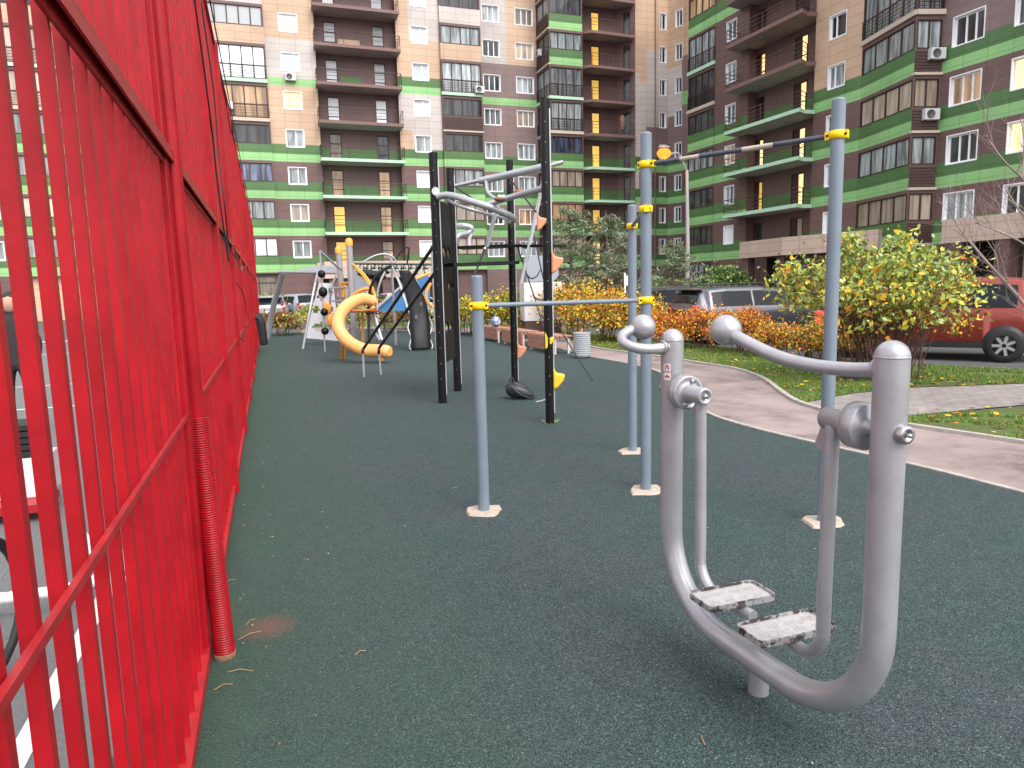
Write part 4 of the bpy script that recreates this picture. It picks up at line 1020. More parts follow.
window(FR,uK0+.3,uK1-.3,.7,3.2,blkR,P_CURT,(.25,.5,.75),False,.08,'shop_window',.05,transom=(.7,))
cols(FR,Wr,blkR,uK1,uM0,uW[0],uW[1],colL,(.45,),[P_WHITE,P_CURT,P_DIM,P_CURT,P_CURT,P_CURT,P_CURT,P_CURT,P_CURT])
RECR=.75
e1=(FR.U(755,130,-RECR),FR.U(764,130,-RECR)); e2=(FR.U(793,120,-RECR),FR.U(806,120,-RECR))
ops=[(*e,3.62+3*(k-1),5.95+3*(k-1)) for k in range(1,KM+1) for e in (e1,e2)]
wall(Wr,FR,uM0,uM1,0,TOP,ops,colC,-RECR)
for ux in (uM0,uM1):
    Wr.quad(FR.P(ux,0,0),FR.P(ux,0,-RECR),FR.P(ux,TOP,-RECR),FR.P(ux,TOP,0),B_)
pe1=[P_DARK,P_YEL,P_WARM,P_DARK,P_WARM,P_DARK,P_DARK,P_DARK,P_DARK]; pe2=[P_BEI,P_WARM,P_WARM,P_WARM,P_WARM,P_DARK,P_WARM,P_DARK,P_DARK]
ut=FR.U(733,100,1.5); uk=FR.U(800,95,1.5)
for k in range(1,KM+1):
    z=3*(k-1)
    for e,pe in ((e1,pe1),(e2,pe2)):
        w_=window(FR,*e,3.62+z,5.95+z,blkR,pe[k-1],(.46,),False,-RECR,'balcony_door',.1,transom=(.45,))
        lf=MB(); fbox(lf,FR,e[0]+.05,e[0]+(e[1]-e[0])*.46,3.66+z,5.9+z,-RECR-.10,-RECR-.03); lf.build('door_leaf',FRB,w_)
    if k==1:
        continue
    balcony(FR,blkR,[(uM0-1.0,0.02),(uM0-1.0,.3),(uM0-.8,1.5),(uk,1.5),(uM1+.0,.75),(uM1+.1,.0),(uM1,-RECR),(uM0,-RECR),(uM0,.02)],3.38+z,.24,SLABG if k<=4 else SLABB,[(uM0-.9,.1),(uM0-.75,1.42),(uk,1.42),(uM1,.7),(uM1+.05,0.1)],n=4)
cols(FR,Wr,blkR,uM1,uN1,uN[0],uN[1],colN,(.35,),[P_WHITE,P_CURT,P_CURT,P_CURT,P_DARK,P_DIM,P_CURT,P_CURT,P_CURT],ub=(uN1-1.0,))
# O: angled bay
oa=FR.P(uN1,0,0); uc=FR.U(914.5,60,1.45); ob=FR.P(uc,0,1.45); uo=FR.U(942,60); oc=FR.P(uo,0,0)
FO=Fac((oa.x,oa.y),(ob.x-oa.x,ob.y-oa.y),False)
if FO.n.x>0: FO=Fac((oa.x,oa.y),(ob.x-oa.x,ob.y-oa.y),True)
FS=Fac((ob.x,ob.y),(oc.x-ob.x,oc.y-ob.y),False)
if FS.n.y>0: FS=Fac((ob.x,ob.y),(oc.x-ob.x,oc.y-ob.y),True)
loggia(FO,blkR,Wr,0,(ob-oa).length,0,'ggggrgggg',sides=False,panes=[P_BEI,P_CURT,P_BEI,P_CURT,P_CURT,P_CURT,P_CURT,P_CURT,P_CURT],ubw=4)
loggia(FS,blkR,Wr,0,(oc-ob).length,0,'llllrllll',sides=False,panes=[P_BEI,P_CURT,P_BEI,P_CURT,P_CURT,P_CURT],ubw=2)
wall(Wr,FO,0,(ob-oa).length,0,3.3,[],lambda u,z:B_,-.1); wall(Wr,FS,0,(oc-ob).length,0,3.3,[],lambda u,z:B_,-.1)
window(FO,.3,(ob-oa).length-.3,.6,3.1,blkR,P_BEI,(.25,.5,.75),False,.06,'shop_window',.05)
for z in (4.1,13.1,10.15):   # air conditioners on the bay side
    pass
uP=(FR.U(952,60),FR.U(982,60)); uP2=(FR.U(1013,60),FR.U(1013,60)+1.65)
ops=[(*w,4.62+3*(k-1),6.05+3*(k-1)) for w in (uP,uP2) for k in range(1,KM+1)]
ops+= [(uP2[0]+4+i*4.2,uP2[0]+5.6+i*4.2,4.62+3*(k-1),6.05+3*(k-1)) for i in range(3) for k in range(1,5)]
wall(Wr,FR,uo,uo+26,0,TOP,ops,colP,0)
pp1=[P_CURT,P_DARK,P_DIM,P_DARK,P_CURT,P_DARK,P_CURT,P_CURT,P_CURT]; pp2=[P_DARK,P_WARM,P_WARM,P_DARK,P_CURT,P_CURT,P_CURT,P_CURT,P_CURT]
for k in range(1,KM+1):
    window(FR,*uP,4.62+3*(k-1),6.05+3*(k-1),blkR,pp1[k-1],(.36,.68),depth=.22); window(FR,*uP2,4.62+3*(k-1),6.05+3*(k-1),blkR,pp2[k-1],(.36,.68),depth=.22)
for o in ops[2*KM:]: window(FR,*o,blkR,P_CURT,(.36,.68))
# roof/back
rp_=[FR.P(uK0,TOP,0),FR.P(uN1,TOP,0),ob+Z*TOP,oc+Z*TOP,FR.P(uo+26,TOP,0),FR.P(uo+26,TOP,-14),FR.P(uK0,TOP,-14)]
MB().poly(rp_,0).build('roof',SOFF,blkR)
Wr.quad(FR.P(uo+26,0,0),FR.P(uo+26,0,-14),FR.P(uo+26,TOP,-14),FR.P(uo+26,TOP,0),M_)
Wr.quad(FR.P(uK0,0,-14),FR.P(uo+26,0,-14),FR.P(uo+26,TOP,-14),FR.P(uK0,TOP,-14),M_); Wr.quad(FR.P(uK0,0,-4.5),FR.P(uK0,0,-14),FR.P(uK0,TOP,-14),FR.P(uK0,TOP,-4.5),M_)
Wr.build('wall',WM,blkR)
# ground floor: door, gateway with beige canopy, second canopy
window(FR,FR.U(721.5,285),FR.U(726,285)+.3,.9,2.7,blkR,P_DARK,(),True,0.03); 
dm=MB(); fbox(dm,FR,FR.U(729,285),FR.U(737,285),0,2.6,.012,.08); dm.build('entrance_door',FRB,blkR)
dm=MB(); fbox(dm,FR,FR.U(720,280),FR.U(739,280),2.75,2.9,.02,.9); dm.build('door_hood',SILL,blkR)
ca=FR.U(739.5,250,1.9); cb2=FR.U(782,250,2.4); cc=FR.U(872,250,1.6)
cm=MB(); poly=[(ca,0.03),(ca,1.9),(cb2,2.4),(cc,1.2),(cc,.03)]; k=len(poly)
top=[FR.P(u_,4.45,o_) for u_,o_ in poly];bot=[FR.P(u_,3.3,o_) for u_,o_ in poly]; cm.add(top+bot,[tuple(range(k)),tuple(range(k,2*k))[::-1]]+[(i,k+i,k+(i+1)%k,(i+1)%k) for i in range(k)]); cm.build('entrance_canopy',BEIGE,blkR)
for ua,ub_,oo in ((ca+.1,ca+.7,1.7),(FR.U(776,270,1.9),FR.U(776,270,1.9)+.7,1.9)):
    pm=MB(); fbox(pm,FR,ua,ub_,0,3.3,oo-.6,oo); pm.build('pillar',BROWN,blkR)
gm=MB(); fbox(gm,FR,ca+.75,FR.U(776,270,1.9)-.05,0,3.29,.02,.05); gm.build('gateway_shade_panel',DARK,blkR)  # flat panel on the solid wall, coloured as the gateway's inner shade
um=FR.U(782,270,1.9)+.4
gm=MB(); fbox(gm,FR,um,cc-.3,0,3.29,.02,1.1); gm.build('lobby_wall',BROWN,blkR)
ca2=FR.U(942,225,1.6)
cm=MB(); fbox(cm,FR,ca2,ca2+14,3.35,4.55,.03,1.6); cm.build('entrance_canopy',BEIGE,blkR)
for du in (.3,2.75,7): pm=MB(); fbox(pm,FR,ca2+du,ca2+du+.7,0,3.35,.8,1.5); pm.build('pillar',BROWN,blkR)
gm=MB(); fbox(gm,FR,ca2+.9,ca2+2.6,0,3.3,.02,.06); gm.build('gateway_shade_panel',DARK,blkR)  # second flat panel, shade of the opening painted near-black
gm=MB(); fbox(gm,FR,ca2+3.5,ca2+6.7,0,3.3,.02,.5); gm.build('lobby_wall',BEIGE,blkR)
# rain pipe and air conditioners
dp=MB(); dp.tube([J1.P(J1.U(655,60),3.4,.08),J1.P(J1.U(655,60),TOP,.08)],.06,6); dp.build('rain_pipe',MAUVE,blkL)
ACW=mat('aircon_white',(.55,.55,.56),.5,noise=.1)
acs=[]
def aircon(fac,u,z,off,label):
    t=thing('air_conditioner',label,'air conditioner',tuple(fac.P(u,z,off)),'air conditioner units on the facades')
    m_=MB(); fbox(m_,fac,u-.42,u+.42,z,z+.58,off+.04,off+.36); m_.build('housing',ACW,t,bevel=.03)
    m_=MB(); nv=fac.n; c=fac.P(u-.1,z+.29,off+.365); M=Vector((0,0,1)).rotation_difference(nv).to_matrix(); m_.lathe([(0,.0),(.20,.0),(.21,.012),(.23,.012),(.23,0)],c,18,M=M); m_.build('fan_grille',mat('grille_dark',(.08,.08,.08),.5),t)
    m_=MB(); fbox(m_,fac,u-.35,u-.30,z-.05,z,off,off+.34); fbox(m_,fac,u+.30,u+.35,z-.05,z,off,off+.34); m_.build('bracket',RAIL,t)
aircon(FL,-1.9,16.2,.25,'white air conditioner beside the loggia nearest the red fence')
aircon(FL,3.05,18.75,0,'white air conditioner right under the tan column window of the left block')
aircon(FL,19.0,18.7,.32,'small air conditioner at the corner of the louvred loggia')
aircon(FGs,1.0,22.6,0,'air conditioner on the side of the green striped corner bay')
LS=(oc-ob).length
aircon(FS,LS*.55,16.6-.3,0,'air conditioner topmost on the side of the angled right bay')
aircon(FS,LS*.72,13.1,0,'white air conditioner second from the top on the angled right bay')
aircon(FS,LS*.62,10.0,0,'greyish air conditioner lowest on the angled right bay')

# ------------------------------------------------------------------ vehicles
TYRE=mat('tyre',(.018,.018,.019),.85); RIM=mat('alloy_rim',(.42,.42,.43),.35,metal=.6); CGLASS=mat('car_glass',(.012,.015,.018),.06,spec=.2,ior=1.4); CTRIM=mat('black_trim',(.015,.015,.016),.5)
TAILR=mat('tail_lamp_red',(.45,.008,.015),.2,coat=.5); TAILON=mat('tail_lamp_lit',(.8,.03,.04),.2,emit=(1,.08,.08),es=.6); PLATE=mat('plate_white',(.62,.62,.60),.5); HEADL=mat('head_lamp',(.6,.62,.65),.1,coat=.6)
def paint(n,c,m=.35): return mat(n,c,.28,metal=m,coat=.35)
def wheel(parent,x,y,r):
    s=1 if y>0 else -1
    t=thing('wheel','','',(x,y,r)) if False else None
    m_=MB(); w=.20; m_.lathe([(r*.62,-.09*s),(r*.95,-.10*s),(r,-.06*s),(r,.06*s),(r*.95,.10*s),(r*.62,.09*s)],(x,y,r),28,axis='Y'); wt=m_.build('wheel',TYRE,parent)
    m_=MB(); m_.lathe([(0,.05*s),(r*.2,.055*s),(r*.22,.03*s),(r*.64,.035*s),(r*.66,.085*s),(r*.70,.092*s)],(x,y,r),28,axis='Y')
    for k in range(7):
        a=2*PI*k/7; c=Vector((x+math.cos(a)*r*.38,y+.06*s,r+math.sin(a)*r*.38)); m_.box(c,(r*.52,.03,r*.17),M=Matrix.Rotation(-a,3,'Y'))
    m_.build('rim',RIM,wt)
def car(name,label,loc,heading,kind,pm,group=None,lit=False,H=1.5,Lc=4.4):
    # local: +x front. profile = (x, roof z) along the length in units of L=4.4 ,H=1.5
    t=thing(name,label,'car',(0,0,0),group)
    if kind=='suv': top=[(-2.18,.60),(-2.2,.93),(-2.13,1.0),(-1.98,1.34),(-1.80,1.46),(-1.3,1.50),(-.3,1.50),(.35,1.43),(1.02,1.02),(1.15,.98),(1.95,.90),(2.14,.78),(2.2,.55)]; gl=(-1.98,1.0); belt=.96
    elif kind=='sedan': top=[(-2.18,.60),(-2.2,.90),(-2.12,.98),(-1.65,1.03),(-1.5,1.05),(-.85,1.42),(-.3,1.48),(.25,1.45),(.95,1.03),(1.1,.99),(1.95,.88),(2.14,.76),(2.2,.55)]; gl=(-1.5,.92); belt=.92
    else: top=[(-2.08,.60),(-2.12,.90),(-2.06,.98),(-1.80,1.38),(-1.6,1.48),(-1.0,1.52),(-.1,1.52),(.45,1.42),(1.15,1.0),(1.3,.97),(1.95,.86),(2.12,.72),(2.18,.52)]; gl=(-1.80,1.1); belt=.94
    sx=Lc/4.4; sz=H/1.5
    def ztop(x):
        for (a,b),(c,d) in zip(top[:-1],top[1:]):
            if a<=x<=c: return b+(d-b)*(x-a)/(c-a) if c>a else d
        return top[-1][1]
    def wid(x): 
        e=max(0,(abs(x)-1.55)/.65); return .88*(1-.16*e*e)
    xs=sorted(set([-2.2+i*.08 for i in range(56) if top[0][0]<=-2.2+i*.08<=top[-1][0]]+[p[0] for p in top]))
    def ring(x,o=0):
        zt=ztop(x); w_=wid(x); zb=.24 if abs(x)<1.9 else .24+.35*(abs(x)-1.9)
        b=min(belt,zt-.03); hr=max(0,zt-b); wr=w_-.02-min(.20,hr*.42)
        zb=min(zb,b-.1)
        return [(w_*.90,zb),(w_*.985,zb+.10),(w_,.55*b+.22),(w_*.985,b*.93),(w_*.955,b),(wr+.01,zt-.07 if hr>.15 else b+hr*.5),(wr-.05,zt-.015),(wr*.6,zt+.0),(0,zt+.012)]
    m_=MB(); vs=[];n=17
    for x in xs:
        r_=ring(x); full=r_+[(-y,z) for y,z in r_[:-1][::-1]]
        for y,z in full: vs.append((x*sx,y,z*sz))
    fs=[]
    for i in range(len(xs)-1):
        for j in range(n-1): fs.append((i*n+j,i*n+j+1,(i+1)*n+j+1,(i+1)*n+j))
        fs.append((i*n+n-1,i*n,(i+1)*n,(i+1)*n+n-1))
    fs.append(tuple(range(n))[::-1]); fs.append(tuple(range((len(xs)-1)*n,len(xs)*n)))
    m_.add(vs,fs,0,True); m_.build('body',pm,t)
    def surf(x,q,o=.008):       # q 0..1 from belt to roof edge
        r_=ring(x); a=r_[4];b=r_[5]; y=a[0]+(b[0]-a[0])*q+o; z=a[1]+(b[1]-a[1])*q
        return y,z
    g0_,g1_=gl
    for s in (1,-1):
        spans=[(g0_+.30,-.62 if kind!='sedan' else -.30),(-.56 if kind!='sedan' else -.24,.34),(.39,g1_-.13)] if kind!='sedan' else [(-1.0,-.30),(-.24,.40),(.44,g1_-.15)]
        for a,b in spans:
            m_=MB();vs=[];k=8
            for i in range(k+1):
                x=a+(b-a)*i/k
                for q in (.06,.90):
                    y,z=surf(x,q); vs.append((x*sx,s*y,z*sz))
            m_.add(vs,[(2*i,2*i+2,2*i+3,2*i+1) for i in range(k)],0,True); m_.build('side_window',CGLASS,t)
        m_=MB()
        for i in range(2): 
            hx=(-.55,.42)[i]; y,z=surf(hx,0); m_.box((hx*sx-.12,s*(y+.015),z*sz-.10),(.16,.03,.03))
        m_.build('door_handle',pm,t)
        # sill trim and arches
        m_=MB(); m_.bar((-1.0*sx,s*.865,.30*sz),(1.0*sx,s*.865,.30*sz),.05,.12); m_.build('sill_trim',CTRIM,t)
        for wx in (-1.32*sx,1.36*sx):
            m_=MB(); m_.lathe([(0,.0),(.345,.0),(.345,.006*s),(0,.006*s)],(wx,s*(wid(wx/sx)*.995),.34),28,axis='Y'); m_.build('wheel_arch',CTRIM,t)
            wheel(t,wx,s*(wid(wx/sx)-.055),.305)
        m_=MB(); m_.box((.80*sx,s*.98,1.0*sz),(.12,.20,.13)); m_.build('wing_mirror',pm,t,bevel=.03)
        # tail and head lamps
        m_=MB(); 
        zz=(.70,.98) if kind=='sedan' else ((.62,1.30) if kind=='estate' else (.72,1.02))
        for z in [zz[0]+(zz[1]-zz[0])*i/4 for i in range(4)]:
            xx=next((x for x in xs if ztop(x)>z+.03),-2.1)
            xx=max(xx,-2.2); m_.box(((xx+.05)*sx,s*(wid(xx)*(.93 if z<.95 else .80)-.03),(z+.04)*sz),(.16,.24 if kind=='sedan' else .15,.085*1.05 if kind!='estate' else .18))
        m_.build('tail_lamp',TAILON if lit else TAILR,t,bevel=.02)
        m_=MB(); m_.box((2.02*sx,s*.60,.66*sz),(.20,.30,.14)); m_.build('head_lamp',HEADL,t,bevel=.03)
    def screen(xa,xb,name):
        m_=MB();vs=[];k=6
        for i in range(k+1):
            x=xa+(xb-xa)*i/k; r_=ring(x); w_=r_[5][0]-.04; z=ztop(x)
            for y in (-w_,-w_*.5,0,w_*.5,w_): vs.append((x*sx+(.010 if xb>0 else -.010),y,(z+.012*(1-abs(y)/w_)+.010)*sz))
        m_.add(vs,[(i*5+j,i*5+j+1,i*5+j+6,i*5+j+5) for i in range(k) for j in range(4)],0,True); m_.build(name,CGLASS,t)
    if kind=='suv': screen(-2.10,-1.86,'rear_window'); screen(.42,.98,'windscreen')
    elif kind=='sedan': screen(-1.44,-.92,'rear_window'); screen(.33,.90,'windscreen')
    else: screen(-2.03,-1.70,'rear_window'); screen(.52,1.10,'windscreen')
    m_=MB(); m_.box((-2.17*sx,0,.50*sz),(.12,1.5,.22)); m_.build('bumper',CTRIM if kind!='sedan' else pm,t,bevel=.04)
    m_=MB(); m_.box((2.16*sx,0,.45*sz),(.12,1.4,.22)); m_.build('bumper',CTRIM,t,bevel=.04)
    m_=MB(); m_.box((-2.235*sx,0,.66*sz),(.02,.52,.115)); m_.build('number_plate',PLATE,t)
    if kind in('suv','estate'):
        for s in (1,-1): MB().tube(spline([(-1.6*sx,s*.56,1.50*sz),(-1.5*sx,s*.56,1.555*sz),(.1*sx,s*.56,1.56*sz),(.25*sx,s*.56,1.47*sz)],4),.018,6).build('roof_rail',CTRIM if kind=='suv' else RIM,t)
        m_=MB(); m_.box((-1.98*sx,0,1.44*sz),(.26,1.1,.03)); m_.build('spoiler',pm,t)
    t.location=loc; t.rotation_euler=(0,0,heading); return t
def at(px,depth,gz=0): r=ray(px,330); p=CAM+r*(depth/r.dot(Fv)); return Vector((p.x,p.y,gz))
GRPC='cars parked around the yard'
car('parked_car','silver grey estate-backed car with roof rails parked behind the orange hedge',at(757,19.5),R(-6),'suv',paint('paint_silver',(.085,.09,.105),.5),GRPC,H=1.50,Lc=4.7)
car('parked_car','black car parked just left of the silver grey one',at(692,25),R(-28),'hatch',paint('paint_black',(.010,.011,.014),.2),GRPC,H=1.50)
car('parked_car','dark brown car with glowing red tail lamps mostly hidden by the yellow-green shrub',at(868,17.2),R(36),'sedan',paint('paint_dark',(.030,.024,.024),.3),GRPC,lit=True,H=1.38)
car('parked_car','red hatchback with silver wheel covers at the right edge behind the bare tree',Vector((12.9,10.75,0)),R(127),'hatch',paint('paint_red',(.22,.030,.022),.3),GRPC,H=1.56,Lc=3.9)
car('parked_car','white estate car seen from behind beside the far end of the red fence',at(273,39.5),R(88),'estate',paint('paint_white',(.36,.36,.37),.2),GRPC,H=1.50)
car('parked_car','pale blue-grey car parked right of the white estate car',at(297,42),R(112),'hatch',paint('paint_pale_blue',(.36,.39,.45),.3),GRPC,H=1.55)
car('parked_car','white car partly hidden behind the arched climber tubes',Vector((7.4,37.5,0)),R(15),'hatch',paint('paint_white2',(.46,.47,.48),.0),GRPC)

# ------------------------------------------------------------------ vegetation
BARK=mat('bark_grey_brown',(.10,.075,.06),.9,noise=.3,nscale=20); TWIG=mat('twig_brown',(.12,.065,.05),.85); TWIGP=mat('twig_pale',(.26,.20,.19),.8,noise=.2,nscale=15)
def leafm(n,c): 
    m=mat(n,c,.55,spec=.3); b=m.node_tree.nodes['Principled BSDF']; return m
LV={'yg':leafm('leaf_yellow_green',(.42,.43,.06)),'g':leafm('leaf_green',(.18,.27,.06)),'y':leafm('leaf_yellow',(.62,.38,.03)),'o':leafm('leaf_orange',(.62,.20,.03)),'r':leafm('leaf_red_orange',(.55,.10,.04)),'b':leafm('leaf_brown',(.20,.10,.04)),'dg':leafm('leaf_dark_green',(.045,.085,.03)),'pg':leafm('leaf_pale_green',(.32,.42,.15)),
    'n1':leafm('needle_green',(.15,.19,.10)),'n2':leafm('needle_blue_green',(.22,.27,.17)),'n3':leafm('needle_brown',(.24,.16,.09))}
rg=np.random.default_rng(5)
def leaves(name,pts,size,keys,wts,parent,up=.3,elong=1.6):
    n=len(pts); pts=np.asarray(pts); a=rg.normal(size=(n,3)); a[:,2]+=up; a/=np.linalg.norm(a,axis=1)[:,None]
    b=rg.normal(size=(n,3)); b-=a*(a*b).sum(1)[:,None]; b/=np.linalg.norm(b,axis=1)[:,None]; c=np.cross(a,b)
    s=size*rg.uniform(.45,1.45,(n,1)); l=s*elong
    V=np.stack([pts-b*l*.5,pts+c*s*.5-b*l*.05,pts+b*l*.5,pts-c*s*.5-b*l*.05],1).reshape(-1,3)-np.array(wloc(parent))
    me=bpy.data.meshes.new(name); me.vertices.add(4*n); me.vertices.foreach_set('co',V.astype(np.float32).ravel())
    me.loops.add(4*n); me.loops.foreach_set('vertex_index',np.arange(4*n,dtype=np.int32)); me.polygons.add(n); me.polygons.foreach_set('loop_start',np.arange(0,4*n,4,dtype=np.int32)); me.polygons.foreach_set('loop_total',np.full(n,4,dtype=np.int32))
    for k in keys: me.materials.append(LV[k])
    W=np.array(wts(pts)) if callable(wts) else np.tile(np.array(wts,float),(n,1)); W=W/W.sum(1)[:,None]; cum=W.cumsum(1); r=rg.random((n,1)); idx=(r>cum).sum(1).clip(0,len(keys)-1)
    me.polygons.foreach_set('material_index',idx.astype(np.int32)); me.update(); me.validate()
    o=bpy.data.objects.new(name,me); COL.objects.link(o); o.parent=parent; return o
def lump(cx,cy,rx,ry,z0,z1,n,seed,gap=.45,rot=0,clumps=26,cs=.28):
    # leaves gathered in clumps over an uneven dome, mostly near the outside
    g=np.random.default_rng(seed); out=[]; C_s=[]
    while len(C_s)<clumps:
        d=g.normal(size=3); d/=np.linalg.norm(d); d[2]=abs(d[2])*1.2-.25; rad=g.uniform(.55,1.0)
        C_s.append((d[0]*rx*rad,d[1]*ry*rad,z0+(z1-z0)*(.42+.58*d[2]*rad)))
    C_s=np.array(C_s); C_s[:,2]=np.clip(C_s[:,2],z0+.12,z1)
    i=g.integers(0,clumps,n); sz=g.uniform(.5,1.25,clumps)[i][:,None]
    p=C_s[i]+g.normal(size=(n,3))*np.array([rx,ry,(z1-z0)*.5])*cs*sz
    p[:,2]=np.maximum(p[:,2],.03+g.random(n)*.06)
    c,s=math.cos(rot),math.sin(rot); x=p[:,0]*c-p[:,1]*s+cx; y=p[:,0]*s+p[:,1]*c+cy
    return np.stack([x,y,p[:,2]],1)
def stems(parent,cx,cy,n,h,spread,r,m=TWIG,seed=1,kids=4,z0=0,rx=.25):
    rn=random.Random(seed); mb=MB()
    for i in range(n):
        a=rn.uniform(0,2*PI); e=rn.uniform(.15,1)*spread; b=Vector((cx+rn.uniform(-rx,rx),cy+rn.uniform(-rx,rx),z0)); hh=h*rn.uniform(.6,1.05)
        t=b+Vector((math.cos(a)*e,math.sin(a)*e,hh)); mid=b.lerp(t,.5)+Vector((-math.cos(a)*e*.18,-math.sin(a)*e*.18,hh*.08)); sp=spline([b,mid,t],4)
        mb.tube(sp,[r*(1-.75*k/(len(sp)-1)) for k in range(len(sp))],5,cap=False)
        for q in range(kids):
            k=rn.randint(3,len(sp)-2); p=sp[k]; d=Vector((rn.uniform(-1,1),rn.uniform(-1,1),rn.uniform(.1,1))).normalized()*hh*rn.uniform(.15,.35)
            mb.tube([p,p+d*.5+Vector((0,0,.03)),p+d],[r*.4,r*.25,r*.12],4,cap=False)
    return mb.build('stems',m,parent)
def shrub(name,label,cx,cy,rx,ry,h,n,size,keys,wts,seed,group=None,cat='shrub',clumps=26,cs=.28,st=12,z0=.15,rot=0,sr=.012,spread=None,stm=TWIG,rx_=.25):
    t=thing(name,label,cat,(cx,cy,0),group)
    leaves('foliage',lump(cx,cy,rx,ry,z0,h,n,seed,clumps=clumps,cs=cs,rot=rot),size,keys,wts,t)
    stems(t,cx,cy,st,h*.8,spread or max(rx,ry)*.8,sr,stm,seed,rx=rx_); return t
# the big yellow-green shrub by the paved walk
def wbig(p):
    h=np.clip((p[:,2]-.7)/1.2,0,1)[:,None]; k=rg.random((len(p),1))
    return np.hstack([.60+0*h,.30+.5*h,.38-.18*h,.05+0*h,.30*(1-h)+.0,.28*h+.02])
bsx,bsy=G(875,383).x+.35,G(875,383).y+.25
t=thing('shrub','large loose yellow-green shrub with bare brown stems beside the paved walk','shrub',(bsx,bsy,0))
pa=lump(bsx,bsy,1.25,1.1,.75,2.12,6500,21,clumps=90,cs=.21); pb=lump(bsx+.2,bsy,1.35,1.0,.45,1.35,950,22,clumps=30,cs=.2); 
pc=np.vstack([lump(bsx-.55,bsy+.2,.22,.22,1.9,2.45,260,23,clumps=5,cs=.35),lump(bsx+.35,bsy,.25,.25,1.8,2.3,260,24,clumps=5,cs=.35),lump(bsx-1.35,bsy+.35,.5,.4,.9,1.9,900,25,clumps=12,cs=.3),lump(bsx+1.35,bsy-.1,.4,.3,1.2,2.0,330,26,clumps=6,cs=.3)])
leaves('foliage',np.vstack([pa,pb,pc]),.052,['yg','pg','y','o','b','g'],wbig,t,elong=1.7)
stems(t,bsx,bsy,120,1.9,1.6,.010,TWIG,3,kids=8,rx=.45)
# orange hedge
G1='orange autumn bushes along the car park'
def hedge_line(p0,p1,n): return [(p0[0]+(p1[0]-p0[0])*i/(n-1),p0[1]+(p1[1]-p0[1])*i/(n-1)) for i in range(n)]
def bushat(px,py,back=.55): p=G(px,py); d=Vector((p.x,p.y,0)).normalized(); return p+d*back
def wor(a): return lambda p: np.hstack([np.full((len(p),1),a[0])*(1+.6*np.clip((p[:,2:3]-.5)*1.5,-1,1)),np.full((len(p),1),a[1]),np.full((len(p),1),a[2]),np.full((len(p),1),a[3])*(1-.5*np.clip((p[:,2:3]-.5)*1.5,-1,1)),np.full((len(p),1),a[4])])
specs=[(668,351,.75,.98,(.35,.9,.5,.35,.1),'bright orange bush just right of the tall grey pull-up post'),(706,351,.85,1.06,(.4,.8,.45,.35,.08),'orange-red bush directly below the rear of the silver grey car'),(744,355,.70,.98,(.35,.7,.5,.35,.12),'orange bush behind the right ball handle of the exercise machine'),(775,360,.55,.72,(.2,.5,.5,.4,.4),'lower mixed orange and green bush right of the orange ones'),(812,363,.60,.80,(.15,.5,.6,.35,.5),'rusty yellow low bush in front of the dark car'),(838,366,.50,.70,(.12,.4,.6,.35,.5),'small rusty bush beside the right tall grey post')]
for i,(px,py,r_,h_,w_,lb) in enumerate(specs):
    p=bushat(px,py,.7); shrub('bush',lb,p.x,p.y,r_,.62,h_,4200,.036,['r','o','y','b','g'],wor(w_),40+i,G1,'bush',clumps=34,cs=.22,st=16,z0=.1,rot=-.5)
# yellow hedge
G2='yellow autumn bushes behind the benches'
specs=[(575,342,1.1,1.75,'tall golden yellow bush left of the leaning pale cabinet side','y'),(606,344,1.05,1.62,'golden yellow bush right behind the concrete bin','y'),(636,345,.9,1.35,'yellow-brown bush behind the paired tall grey posts','y')]
specs[0]=(575,341,1.2,1.75,'tall golden yellow bush just right of the pale cabinet','y')
for i,(px,py,r_,h_,lb,k) in enumerate(specs):
    p=bushat(px,py,1.1); shrub('bush',lb,p.x,p.y,r_,1.0,h_,5200,.05,['y','yg','b','o','dg'],[.75,.25,.38,.22,.08],60+i,G2,'bush',clumps=40,cs=.22,st=20,z0=.12)
specs=[(466,336,1.0,1.5,'yellow-green bush left of the low grey post'),(497,338,1.0,1.55,'yellow-green bush behind the blue and white bag'),(517,338,.8,1.45,'yellow-green bush just left of the pale cabinet')]
for i,(px,py,r_,h_,lb) in enumerate(specs):
    p=bushat(px,py,1.2); shrub('bush',lb,p.x,p.y,r_,.9,h_,4600,.055,['yg','y','b','g','dg'],[.6,.5,.2,.3,.2],70+i,'yellow-green bushes left of the cabinet','bush',clumps=34,cs=.22,st=14,z0=.1)
# reddish twiggy bushes at the far edge
for i,(px,py,r_,h_,lb) in enumerate([(283,336,.8,.95,'brown twiggy bush in front of the white estate car'),(355,331,.8,1.1,'low green and brown bush behind the spiral slide'),(385,330,1.0,1.3,'reddish bush behind the tripod climber'),(410,330,.9,1.1,'dull red bush left of the curved climbing board'),(268,322,.9,1.7,'thin pale green bush by the left block entrance'),(312,327,.7,1.2,'small green bush by the pillar of the left entrance')]):
    p=bushat(px,py,.5); shrub('bush',lb,p.x,p.y,r_,.8,h_,1500,.07,['b','r','g','y','pg'],[.6,.2,.3,.12,.1] if i in(0,2,3) else [.15,.02,.5,.2,.5],80+i,'low bushes at the far edge of the yard','bush',clumps=20,cs=.24,st=16,z0=.1)
p=bushat(722,309,1.0); shrub('bush','dark green round bush behind the black car and lamp pole',p.x+0,p.y,1.9,1.6,2.5,4200,.11,['dg','g','pg'],[.5,.4,.15],95,None,'bush',clumps=34,cs=.22,st=14)
p=bushat(655,312,1.0); shrub('bush','mixed green bush below the second pine',p.x,p.y,1.8,1.6,2.0,3000,.11,['dg','g','yg'],[.5,.4,.2],96,None,'bush',clumps=30,cs=.22,st=14)
